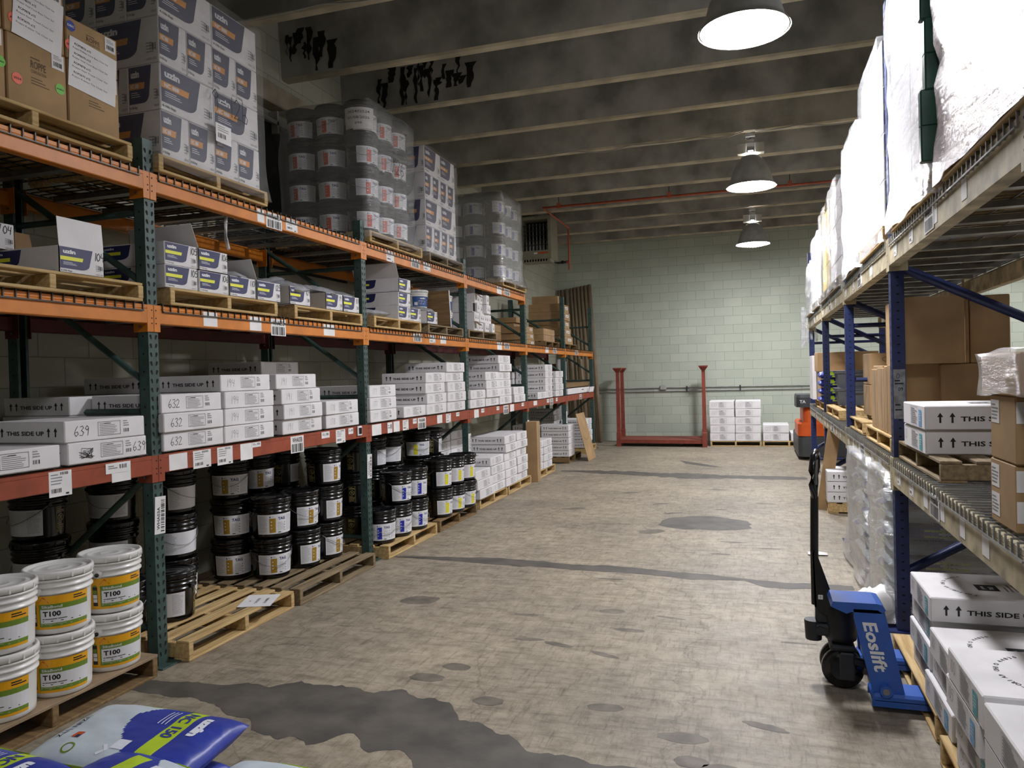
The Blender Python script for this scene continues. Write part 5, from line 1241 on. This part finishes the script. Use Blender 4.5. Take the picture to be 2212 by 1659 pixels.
# ---- paper bags
def bag_mesh(kind, L_=.62, W_=.4, H=.108, pale=False):
    def hgt(u, v): return max(0, 1 - abs(u) ** 5) ** .5 * max(0, 1 - abs(v) ** 4) ** .5
    def pt(u, v, s, off=0.):
        q = noise.noise(Vector((u * 3 + kind * 7, v * 3, s))) * .1 + noise.noise(Vector((u * 8 + kind, v * 8, s * 3))) * .04 * (1.2 if abs(u) > .7 else .6)
        h = hgt(u, v)
        sag = 1 + .02 * noise.noise(Vector((v * 2, kind, 1)))
        return (u * L_ / 2 * sag, v * W_ / 2 * (1 + .03 * noise.noise(Vector((u * 2, kind, 5)))), H * .5 + s * (H * .5 * h * (1 + q) + off))
    def f():
        b = MB(); n, k = 64, 44
        for s in (1, -1):
            V = [pt(i / n * 2 - 1, j / k * 2 - 1, s) for i in range(n + 1) for j in range(k + 1)]; F = {M_BAGBLUE: [], M_BAGWHITE: [], M_BAGGREEN: []}
            for i in range(n):
                for j in range(k):
                    u = (i + .5) / n * 2 - 1; v = (j + .5) / k * 2 - 1
                    ub = -.25 + .34 * (max(0, v - .35) / .65) ** 2 if v > .35 else -.25 + .62 * ((.35 - v) / 1.35) ** 1.5
                    m = M_BAGBLUE if u > ub and (not pale or (-.05 < u < .62 and abs(v) > .55)) else M_BAGWHITE
                    if s > 0 and .3 < u < .53 and v > -.72 and not pale: m = M_BAGGREEN
                    a = i * (k + 1) + j; F[m].append((a, a + k + 1, a + k + 2, a + 1) if s > 0 else (a, a + 1, a + k + 2, a + k + 1))
            for m, fs in F.items():
                if fs: b.add(V, fs, m, True)
        # lettering follows the bulge of the bag
        def top(a, c, u0, v0, off=.0016): u = u0 + c / (L_ / 2); v = v0 - a / (W_ / 2); return pt(u, v, 1, off)
        b.text('NC 150', .045, M_BAGBLUE, lambda a, c: top(a, c, .345, .72), .03, .17); b.text('uzin', .04, M_BAGTXT, lambda a, c: top(a, c, .62, .62), .07, .12)
        for q, t in enumerate((.22, .17, .12)): b.lines(0, .15, 0, .008, 1, M_BAGTXT, lambda a, c: top(a, c, t, .7), .5, 6)
        b.rect(0, .05, 0, .05, M_BAGTXT, lambda a, c: top(a, c, -.02, -.35), 3); b.stroke([(.0, .0), (.02, .02), (.04, 0)], .012, M_BAGTXT, lambda a, c: top(a, c, -.1, -.55))
        b.text('UZIN UTZ', .022, M_INK, lambda a, c: pt(-.84 + c / .31, .25 - a / .2, 1, .0016), .0, .15)
        b.rect(0, .035, 0, .03, M_REDLOGO, lambda a, c: top(a, c, -.62, -.3), 3); b.rect(.02, .035, .015, .03, M_UZN, lambda a, c: top(a, c, -.62, -.3, .0022), 3)
        b.stroke([(.02 * cos(t * pi / 8), .02 * sin(t * pi / 8)) for t in range(17)], .006, M_OLIVE, lambda a, c: top(a, c, -.5, -.72))
        # side band
        for sg in (-1, 1):
            pl = lambda u, v: (u * -sg * -1 if sg < 0 else -u, sg * W_ / 2 * .985, H * .5 + v)
            b.rect(-.1, .14, -.024, .024, M_BAGGREEN, pl, 4); b.text('NC 150', .03, M_UZN, lambda u, v: (lambda p: (p[0], p[1] + sg * .0008, p[2]))(pl(u - .07, v - .015)), .03, .15)
        ring = [(.03 * cos(2 * pi * i / 16), .03 * sin(2 * pi * i / 16)) for i in range(17)]
        return b
    return cached(('bag', kind, L_, W_, H, pale), f, 'powder_bag')
def bag_end(b): pass
def bag(x, y, z, rz, label, kind, grp, tilt=(0, 0), pale=False):
    t = thing('powder_bag', bag_mesh(kind, pale=pale), label, 'bag', (x, y, z), (tilt[0], tilt[1], rz), grp)
    return t
# pile in the left foreground
FG = 'blue and white powder bags in the foreground pile'
pallet(-1.22, 1.05, 0, 'pallet under the foreground bag pile', wx=1.25, wy=1.2, m=M_WOODN)
ly = .097
for i in range(2):
    for j, (x, y, r) in enumerate(((-2.1, 2.02, 0.), (-1.46, 1.99, .03), (-2.1, 1.58, pi), (-1.46, 1.55, pi), (-1.82, 1.2, pi + .04))):
        if i == 1 and j == 1: continue
        bag(x + .02 * i, y - .01 * i, .122 + ly * i, r + .03 * i, 'blue and white powder bag in the foreground pile, %s layer, %s' % (('bottom', 'second')[i], ('far left', 'far right', 'near left', 'near right', 'nearest the camera')[j]), j % 2, FG)
bag(-2.08, 2.115, .122 + ly * 2, 0.03, 'blue and white powder bag fully seen on top of the foreground pile', 0, FG, (radians(3), radians(1)))
bag(-1.46, 2.05, .122 + ly * 1, -.03, 'blue powder bag low on the right of the foreground pile', 1, FG)
bag(-2.46, 1.73, .122 + ly * 2, -.05, 'blue powder bag cut by the lower left frame corner', 1, FG)
bag(-1.8, 1.79, .122 + ly * 2 + .004, pi - .2, 'blue powder bag at the bottom of the frame with a lime patch up', 0, FG, (0, 0))
thing('film_scrap', pouch_mesh(21, .12, .08, .05, M_WPLAST), 'scrap of white torn plastic at the right end of the foreground pile', 'plastic scrap', (-1.17, 1.83, .122 + ly * 1.6))
# wrapped bag stacks on the right
def bagstack(desc, x0, y0, n, seed, deep=2):
    for i in range(n):
        z = .125 + i * .1
        spots = ((x0 + .31, y0 + .2, pi), (x0 + .83, y0 + .31, pi / 2), (x0 + .31, y0 + .6, 0)) if i % 2 == 0 else ((x0 + .2, y0 + .31, pi / 2), (x0 + .72, y0 + .2, pi), (x0 + .2, y0 + .8, pi/2) if deep > 1 else None)
        for j, s in enumerate(spots):
            if s is None or (deep == 1 and j == 2): continue
            bag(s[0] + random.uniform(-.012, .012), s[1] + random.uniform(-.01, .01), z, s[2] + random.uniform(-.03, .03), 'wrapped powder bag %s, %s layer, %s' % (desc, ('lowest', 'second', 'third', 'fourth', 'fifth', 'sixth', 'seventh', 'eighth', 'top')[min(i, 8)], ('aisle corner', 'near side inner', 'farther along')[j]), (i + j) % 2, 'powder bags in the wrapped stacks on the right', pale=True)
pallet(.77, 5.2, 0, 'film-skirted pallet under the nearer wrapped bag stack', wx=1.05, wy=.84, side=-1, m=M_WOODO); pallet(.76, 6.05, 0, 'film-skirted pallet under the farther wrapped bag stack', wx=1.05, wy=1.05, side=-1, m=M_WOODO)
bagstack('beside the near blue upright', .79, 5.22, 8, 1, 1); bagstack('beyond the near blue upright', .79, 6.07, 8, 2)
film('stretch_film', .765, 1.85, 5.2, 5.86, .03, .96, M_FILMB, 'crinkled clear film round the nearer wrapped bag stack', seed=11, skirt=.06, amp=.02, bulge=.01)
film('stretch_film', .765, 1.85, 6.04, 7.15, .03, .95, M_FILMB, 'crinkled clear film round the farther wrapped bag stack', seed=12, skirt=.05, amp=.02, bulge=.01)
thing('film_scrap', pouch_mesh(31, .3, .2, .22, M_WPLAST), 'crumpled clump of white film on the floor at the foot of the nearer wrapped stack', 'plastic scrap', (.735, 5.25, .0), (0, 0, .5)); thing('film_scrap', pouch_mesh(33, .16, .1, .02, M_WPLAST), 'small flat scrap of white film on the floor by the second blue upright', 'plastic scrap', (.5, 7.05, .001))
# cartons and leaning board by the third upright
pallet(.76, 9.06, 0, 'pale pallet under the three cartons beyond the second blue upright', wx=1.0, wy=1.0, side=-1)
for i in range(3): carton(.76, 9.06, .122 + .116 * i, 'white carton beyond the second blue upright, ' + ('lower', 'middle', 'open upper')[i], '', .52, .6, .112, 'left', -1, 0, 'white cartons beyond the second blue upright')
thing('leaning_board', MB().box(0, .14, 0, .018, 0, .95, M_KRAFT, .002).box(-.001, .141, -.001, .019, .42, .44, M_PLY), 'long brown cardboard strip leaning against the third blue upright', 'cardboard panel', (.66, 9.3, 0.0), (0, radians(9), .2))
for i in range(4): thing('powder_bag', bag_mesh(1, .5, .34, .105), 'white bag in the short pile behind the grey totes, ' + tier(i, 4), 'bag', (1.03, 10.3, ZRP + .1 * i), (0, 0, pi), 'white bags behind the grey totes')
rk(.82, 10.9, ZRP + .4, .75, .5, .25, 'long plain brown carton above the white bags' + RS, False)
rk(.84, 10.72, ZRP, .4, .5, .39, 'plain brown carton behind the white bags' + RS, False)
for i in range(3): thing('white_panel', MB().box(0, .05, 0, .6, 0, .62 - .05 * i, M_WHITE, .003), 'white upright panel' + RS + ', ' + ('nearest', 'middle', 'farthest')[i], 'panel', (.8 + .06 * i, 11.5 + .1 * i, ZRP), (0, 0, 0), 'upright white panels')

# ---- top of the right rack
ZU = 2.394; UP = .1; ZUL = ZU + UP + .001
RT = ' on the right top shelf'
for i, (y, wy, m) in enumerate(((2.3, 1.32, M_WOODN), (3.75, 1.12, M_WOODN), (5.2, 1.06, M_WOODN), (6.35, 1.0, M_WOODO), (7.78, 1.1, M_WOODO), (8.98, .95, M_WOODO), (10.25, 1.1, M_WOODO), (11.4, 1.1, M_WOODN))):
    pallet(.775 + .004 * i, y, ZU, 'pallet%s under the %s wrapped load' % (RT, ('first', 'second', 'third', 'fourth', 'fifth', 'sixth', 'seventh', 'eighth')[i]), wx=1.0, wy=wy, h=UP, side=-1, m=m)
def rload(desc, x, y, ny, wy, nz, hz, dx, m, near=2, grp='cartons in the wrapped loads of the right rack', z0=None, prn=None):
    z0 = ZUL if z0 is None else z0
    for t in range(nz):
        for j in range(ny):
            for r in range(near if j == 0 else 1):
                def f():
                    b = MB(); b.box(0, dx - .005, 0, wy - .005, 0, hz - .004, m, .005)
                    if prn: uz_print(b, lambda u, v, k: (u, -.0006 * k - .0008, v), dx, hz, None, M_UZN, M_BAGGREEN, 'NC 150')
                    else: b.rect(.05, dx * .6, hz * .2, hz * .6, M_GREYINK if m is M_WHITE else M_BRTXT, lambda u, v: (u, -.001, v)) if m is M_KRAFT else b.rect(0, dx, hz * .5, hz * .51, M_GREYINK, lambda u, v: (u, -.001, v))
                    return b
                thing('wrapped_carton', cached(('rl', dx, wy, hz, m.name, prn), f, 'wrapped_carton'), '%s carton %s, %s layer, %s' % ('white' if m is M_WHITE else ('green' if m is M_GREENC else ('yellow' if m is M_YELLOW else 'brown')), desc, ('lowest', 'second', 'third', 'fourth', 'fifth')[t], ('near corner' if r == 0 else 'near inner') if j == 0 else ('second', 'third', 'last')[min(j - 1, 2)] + ' along'), 'carton', (x + r * dx, y + j * wy, z0 + t * hz), (0, 0, random.uniform(-.01, .01)), grp)
rload('in the first wrapped load' + RT, .79, 2.36, 3, .42, 4, .35, .5, M_KRAFT, 1)
rload('in the second wrapped load' + RT, .79, 3.82, 2, .5, 4, .34, .5, M_WHITE, 2)
rload('in the third wrapped load' + RT, .8, 5.22, 4, .232, 4, .288, .46, M_WHITE, 2, prn=True)
rload('in the fourth wrapped load' + RT, .82, 6.4, 2, .46, 2, .2, .5, M_WHITE, 2)
rload('in the fourth wrapped load' + RT, .83, 6.4, 2, .46, 3, .2, .5, M_GREENC, 2, z0=ZUL + .4)
rload('in the fifth wrapped load' + RT, .82, 7.82, 2, .5, 5, .185, .5, M_WHITE, 2)
rload('in the sixth wrapped load' + RT, .83, 9.0, 2, .44, 3, .3, .5, M_YELLOW, 1)
rload('in the seventh wrapped load' + RT, .84, 10.3, 2, .5, 3, .27, .5, M_WHITE, 1)
rload('in the eighth wrapped load' + RT, .85, 11.45, 2, .5, 2, .3, .5, M_WHITE, 1)
for i, (y0, y1, z1, m, am) in enumerate(((2.3, 3.66, ZUL + 1.45, M_FILMP, .022), (3.78, 4.86, ZUL + 1.42, M_FILMH, .02), (5.22, 6.17, ZUL + 1.17, M_FILM, .008), (6.36, 7.35, ZUL + 1.02, M_FILMH, .018), (7.79, 8.85, ZUL + .95, M_FILM, .014), (8.97, 9.92, ZUL + .93, M_FILM, .014), (10.26, 11.34, ZUL + .84, M_FILM, .016), (11.42, 12.5, ZUL + .63, M_FILMH, .02))):
    film('stretch_film', .768 + .004 * i, 1.83, y0 + (.0 if i == 2 else .0), y1, ZU - .01, z1, m, 'wrinkled film round the %s load from the camera%s' % (('first', 'second', 'third', 'fourth', 'fifth', 'sixth', 'seventh', 'eighth')[i], RT), seed=20 + i, amp=am, skirt=.02, nz=18)
# green corner boards on the second load
b = MB(); R = random.Random(2)
for k in range(9):
    z = ZUL + .02 + k * .155; o = R.uniform(-.012, .02); b.box(.742 - max(0, o), .80, 3.735 - max(0, -o), 3.785, z, z + .16, M_DKGREEN, .006)
thing('corner_board', b, 'dark green notched corner board standing between the first two wrapped loads', 'corner board', (0, 0, 0))

# ================================================================ pallet jack
J = thing('pallet_jack', None, 'blue hand pallet jack with a long black handle, forks under the right pallet', 'pallet jack', (.4, 4.2, 0))
def jp(n, b, par=None, lab=None):
    o = obj(n, b, par or J)
    if lab: o['label'] = lab
    return o
# coordinates relative to (.4, 4.2, 0)
for s in (-1, 1):
    yy = s * .245; b = MB(); b.box(.1, 1.2, yy - .08, yy + .08, .045, .09, M_JBLUE, .012); b.box(.1, 1.2, yy - .08, yy - .074, .03, .06, M_JBLUE); b.box(.1, 1.2, yy + .074, yy + .08, .03, .06, M_JBLUE); fk = jp('fork', b)
    jp('load_roller', MB().cyl((1.05, yy - .05, .04), (1.05, yy + .05, .04), .038, M_BLACKP, 16), fk)
# sloping frame: two side plates and a cross plate, seen edge-on from the aisle end
def prism(b, pts, y0, y1, m):
    n = len(pts); V = [(x, y0, z) for x, z in pts] + [(x, y1, z) for x, z in pts]; b.add(V, [tuple(range(n)), tuple(reversed(range(n, 2 * n)))] + [(i, n + i, n + (i + 1) % n, (i + 1) % n) for i in range(n)], m); return b
side = [(.115, .05), (.245, .05), (.225, .12), (.155, .46), (.135, .475), (.03, .475), (.03, .43)]
b = MB(); prism(b, side, -.3, -.285, M_JBLUE); prism(b, [(.115, .05), (.245, .05), (.225, .12), (.2, .3), (.1, .3)], .285, .3, M_JBLUE); prism(b, [(.235, .06), (.25, .06), (.165, .47), (.15, .47)], -.29, -.1, M_JBLUE); b.box(.12, .2, -.1, .29, .1, .16, M_BLKMET)
fr = jp('frame', b)
b = MB(); prism(b, [(.02, .46), (.15, .46), (.17, .475), (.155, .5), (.13, .505), (-.06, .505), (-.07, .48), (.0, .45)], -.3, -.1, M_JBLUE); jp('bridge', b)
T = lambda u, v: (.075 + .085 * ((.40 - u) / .3) * 0 + v + (.0 + u * .23), -.302, .40 - u)
b = MB().text('Eoslift', .062, M_LABEL, lambda u, v: (.065 + u * .22 + v, -.3012, .415 - u), .03, .23); jp('lettering', b, fr, 'white lettering Eoslift')
jp('pivot_bolt', MB().cyl((.16, -.335, .105), (.16, -.3, .105), .027, M_JBLUE, 18).cyl((.16, -.337, .105), (.16, -.335, .105), .015, M_GALV, 14), fr)
b = MB(); b.lathe([(.055, .22), (.075, .235), (.078, .26), (.078, .39), (.07, .41), (.04, .425), (.03, .46)], M_DKGREY, 24, None, True, True, True); b.box(-.13, -.05, -.05, .05, .25, .31, M_DKGREY, .012); b.box(-.12, -.03, -.035, .035, .31, .40, M_DKGREY, .01); b.cyl((-.1, -.06, .28), (-.1, .06, .28), .022, M_DKGREY, 12); b.cyl((-.075, -.045, .39), (-.075, .045, .39), .02, M_DKGREY, 12); b.lathe([(.04, .0), (.045, .1)], M_DKGREY, 12, Matrix.Translation((-.13, 0, .22)), True, True, True)
pu = jp('pump_unit', b)
b = MB(); b.box(-.06, .06, -.1, .1, .19, .225, M_DKGREY, .012); b.box(-.02, .05, -.13, -.115, .06, .2, M_DKGREY, .01); b.box(-.02, .05, .115, .13, .06, .2, M_DKGREY, .01); jp('wheel_yoke', b)
for s in (-1, 1):
    b = MB(); y0 = s * .055
    T2 = Matrix.Translation((0, y0 - .025, .1)) @ Matrix.Rotation(-pi / 2, 4, 'X')
    b.lathe([(.06, .0), (.062, .004), (.085, .004), (.098, .008), (.1, .015), (.1, .04), (.098, .046), (.085, .05), (.062, .05), (.06, .05)], M_BLACKP, 32, T2); b.lathe([(.001, .012), (.03, .012), (.06, .004)], M_DKGREY, 32, T2); b.lathe([(.06, .048), (.03, .04), (.001, .04)], M_DKGREY, 32, T2)
    w = jp('steer_wheel', b); jp('axle_bolt', MB().cyl((0, y0 - .03, .1), (0, y0 + .03, .1), .014, M_GALV, 12), w)
jp('push_rod', MB().box(0, .2, -.13, -.1, .1, .14, M_BLKMET, .008, Matrix.Rotation(radians(14), 4, 'Y') @ Matrix.Translation((0, 0, .05))))
b = MB(); prism(b, [(-.075, .36), (-.125, .4), (-.132, .68), (-.112, .68), (-.02, .4), (-.03, .36)], -.05, -.042, M_BLKMET); prism(b, [(-.075, .36), (-.125, .4), (-.132, .68), (-.112, .68), (-.02, .4), (-.03, .36)], .042, .05, M_BLKMET); prism(b, [(-.125, .4), (-.132, .68), (-.124, .68), (-.115, .4)], -.05, .05, M_BLKMET)
hd = jp('handle', b.tube([(-.118, 0, .4), (-.118, 0, .68), (-.112, 0, .96)], .02, M_BLKMET, 12).tube([(-.112, 0, .95), (-.118, -.03, .985), (-.128, -.075, 1.03), (-.128, -.082, 1.1), (-.118, -.06, 1.17), (-.1, 0, 1.19), (-.09, .06, 1.17), (-.09, .082, 1.1), (-.1, .075, 1.03), (-.108, .03, .985), (-.112, 0, .95)], .016, M_BLACKP, 10), None, 'long black handle with a loop grip')
jp('sticker', MB().quad([(-.108, -.0508, .44), (-.085, -.0508, .44), (-.085, -.0508, .463), (-.108, -.0508, .463)], M_PAPER).text('5', .012, M_INK, lambda u, v: (-.1 + u, -.0514, .446 + v)), hd)
jp('lever', MB().tube([(-.1, -.012, 1.15), (-.1, .0, 1.08), (-.105, 0, 1.02)], .008, M_GALV, 8), hd)

# ================================================================ lift truck at the far end
F = thing('lift_truck', None, 'orange and grey lift truck parked beyond the end of the right rack', 'forklift', (.73, 14.2, 0))
def fp(n, b, lab=None):
    o = obj(n, b, F)
    if lab: o['label'] = lab
    return o
def slab(b, pts, z0, z1, m, bev=.04, shrink=0.):
    n = len(pts); cx = sum(p[0] for p in pts) / n; cy = sum(p[1] for p in pts) / n; V = []
    for z, k in ((z0, 1 - shrink), (z0 + bev, 1), (z1 - bev, 1), (z1, .96 - shrink)):
        V += [(cx + (x - cx) * k, cy + (y - cy) * k, z) for x, y in pts]
    Fs = [tuple(reversed(range(n))), tuple(range(3 * n, 4 * n))]
    for r in range(3): Fs += [(r * n + i, r * n + (i + 1) % n, (r + 1) * n + (i + 1) % n, (r + 1) * n + i) for i in range(n)]
    b.add(V, Fs, m); return b
def rr(x0, x1, y0, y1, r): return [(cx + r * cos(a), cy + r * sin(a)) for cx, cy, s in ((x1 - r, y1 - r, 0), (x0 + r, y1 - r, 1), (x0 + r, y0 + r, 2), (x1 - r, y0 + r, 3)) for a in [pi / 2 * (s + i / 4) for i in range(5)]]
fp('base', slab(MB(), rr(0, 1.02, 0, 1.9, .12), .06, .42, M_FORKGR)); fp('body', slab(slab(MB(), rr(0, 1.02, .02, 1.2, .1), .42, .66, M_FORKOR, .03), rr(.09, 1.0, .04, 1.1, .12), .62, .93, M_FORKOR, .06))
cw = fp('counterweight_hood', slab(MB(), rr(-.02, .62, -.03, .8, .1), .93, 1.15, M_FORKGR, .05)); b = MB().text('TA', .055, M_LABEL, lambda u, v: (.035 + u, -.0325, 1.0 + v), .02); o = obj('lettering', b, cw)
for x in (.25, .85): fp('wheel', MB().cyl((x - .09, 1.3, .16), (x + .09, 1.3, .16), .16, M_BLACKP, 24))
# ================================================================ red stacking frame at the far wall
Sf = thing('stacking_frame', None, 'empty red steel stacking frame with flared posts standing at the far wall', 'stacking frame', (-2.84, 16.6, 0))
for x, y in ((0, 0), (1.84, -.14), (-.06, .95), (1.78, .85)):
    b = MB(); q = lambda h, z: [(x - h, y - h, z), (x + h, y - h, z), (x + h, y + h, z), (x - h, y + h, z)]
    prof = [(.048, 0), (.048, .3), (.04, .32), (.035, 1.62), (.09, 1.7), (.092, 1.725), (.08, 1.725), (.03, 1.63)]; V = []
    for h, z in prof: V += q(h, z)
    b.add(V, [(r * 4 + i, r * 4 + (i + 1) % 4, r * 4 + 4 + (i + 1) % 4, r * 4 + 4 + i) for r in range(len(prof) - 1) for i in range(4)] + [(28, 29, 30, 31)], M_STAND); obj('flared_post', b, Sf)
b = MB(); P = [Vector((0, 0, 0)), Vector((1.84, -.14, 0)), Vector((1.78, .85, 0)), Vector((-.06, .95, 0))]
for i in range(4):
    p, q = P[i], P[(i + 1) % 4]; d = (q - p); L_ = d.length; T = Matrix.Translation(p) @ Matrix.Rotation(math.atan2(d.y, d.x), 4, 'Z'); b.box(0, L_, -.03, .03, .07, .15, M_STAND, .004, T)
b.quad([(p.x, p.y, .148) for p in P], M_STAND); obj('deck', b, Sf); b = MB()
for x in (.45, 1.2): b.tube([(x, .02, .07), (x + .05, .02, .02), (x + .15, .02, .015), (x + .2, .02, .07)], .008, M_DKGREY, 6)
obj('fork_guide', b, Sf)
# ================================================================ card tubes and rolls in the far left corner
R = random.Random(8); tx = [-4.44, -4.36, -4.25, -4.14, -4.06, -3.97, -3.88, -3.79, -3.69]
for i, x in enumerate(tx):
    r = (.038, .036, .044, .036, .036, .038, .038, .04, .046)[i]; xb = x + .27; yb = YF - .42 - (.0 if i % 2 else .05); yt = YF - r - .01
    p = Vector((xb, yb, r * .15)); q = Vector((x, yt, 3.64 + .012 * i)); d = q - p; L_ = d.length
    b = MB(); n = 24; b.lathe([(r * .86, L_ - .06), (r * .86, L_), (r, L_), (r, 0), (r * .86, 0)], M_TUBE, 20); b.lathe([(r * .86, L_ - .02), (.001, L_ - .02)], M_HOLESHADE if i not in (6, 7) else M_PAPER, 20)
    t = thing('cardboard_tube', b, 'tall brown cardboard tube leaning in the far left corner, ' + ('leftmost', 'second', 'third', 'fourth', 'fifth', 'sixth', 'seventh', 'eighth', 'rightmost')[i] + (' of nine' if i in (0, 8) else ' of nine from the left'), 'cardboard tube', p, d.to_track_quat('Z', 'Y').to_euler(), 'tall cardboard tubes')
t = thing('cardboard_tube', MB().cyl((0, 0, 0), (-.15, .1, 1.95), .04, M_TUBE, 14), 'shorter brown tube standing in front of the tall tubes', 'cardboard tube', (-3.62, 17.0, 0))
for i, (x, m, lab) in enumerate(((-4.1, M_LABEL, 'white printed roll standing behind the fifth upright'), (-3.98, M_BAGWHITE, 'pale grey roll standing behind the fifth upright'), (-4.22, M_STAND, 'dark red roll standing behind the fifth upright'))): thing('material_roll', MB().cyl((0, 0, 0), (0, 0, 1.95 - .05 * i), .055, m, 16), lab, 'roll', (x, 16.3 + .05 * i, 0))
# torn film hanging from the far end of the right top shelf
b = MB(); R = random.Random(6)
for k in range(7):
    x = .80 + R.uniform(-.06, .1); y = 12.5 + R.uniform(0, .15); z = 2.62 - R.uniform(0, .15); P = [(x, y, z)]
    for q in range(6): P.append((P[-1][0] + R.uniform(-.03, .025), y, P[-1][2] - R.uniform(.05, .13)))
    w = R.uniform(.015, .05)
    for q in range(6): a, c = P[q], P[q + 1]; b.quad([(a[0] - w, a[1], a[2]), (a[0] + w, a[1] + .02, a[2]), (c[0] + w * .8, c[1] + .02, c[2]), (c[0] - w * .8, c[1], c[2])], M_FILMH)
thing('film_scrap', b, 'torn strips of clear film hanging from the far end of the right top shelf', 'plastic scrap')
thing('dangling_film', MB().tube([(-3.35, 4.3, 2.84), (-3.36, 4.31, 2.75), (-3.35, 4.29, 2.68), (-3.36, 4.3, 2.6), (-3.34, 4.3, 2.52)], .012, M_FILMH, 6), 'short strand of clear film dangling above the carton marked 106', 'plastic strand')

# ================================================================ camera, world, output
cam = bpy.data.objects.new('camera', bpy.data.cameras.new('camera')); COL.objects.link(cam); SC.camera = cam
f_px, yaw, pitch, roll, hc = 1639.17, .3079, -.0117, -.0262, 1.6263
cd_ = cam.data; cd_.sensor_fit = 'HORIZONTAL'; cd_.sensor_width = 36; cd_.lens = 36 * f_px / 2212; cd_.clip_start = .05; cd_.clip_end = 100
fwd = Vector((-sin(yaw), cos(yaw), 0)); rgt = Vector((cos(yaw), sin(yaw), 0)); up = Vector((0, 0, 1))
f2 = fwd * cos(pitch) + up * sin(pitch); u2 = up * cos(pitch) - fwd * sin(pitch); r3 = rgt * cos(roll) + u2 * sin(roll); u3 = u2 * cos(roll) - rgt * sin(roll)
cam.matrix_world = Matrix(((r3.x, u3.x, -f2.x, 0), (r3.y, u3.y, -f2.y, 0), (r3.z, u3.z, -f2.z, hc), (0, 0, 0, 1)))
wd = bpy.data.worlds.new('dim_world'); SC.world = wd; wd.use_nodes = True
wd.node_tree.nodes['Background'].inputs[0].default_value = (.5, .55, .6, 1); wd.node_tree.nodes['Background'].inputs[1].default_value = .05
vs = SC.view_settings; vs.view_transform = 'Standard'; vs.look = 'None'; vs.gamma = 1; vs.exposure = 1.75; vs.use_curve_mapping = False
SC.cycles.transparent_max_bounces = 32; SC.cycles.max_bounces = 8; SC.cycles.use_denoising = True; SC.cycles.sample_clamp_indirect = 6
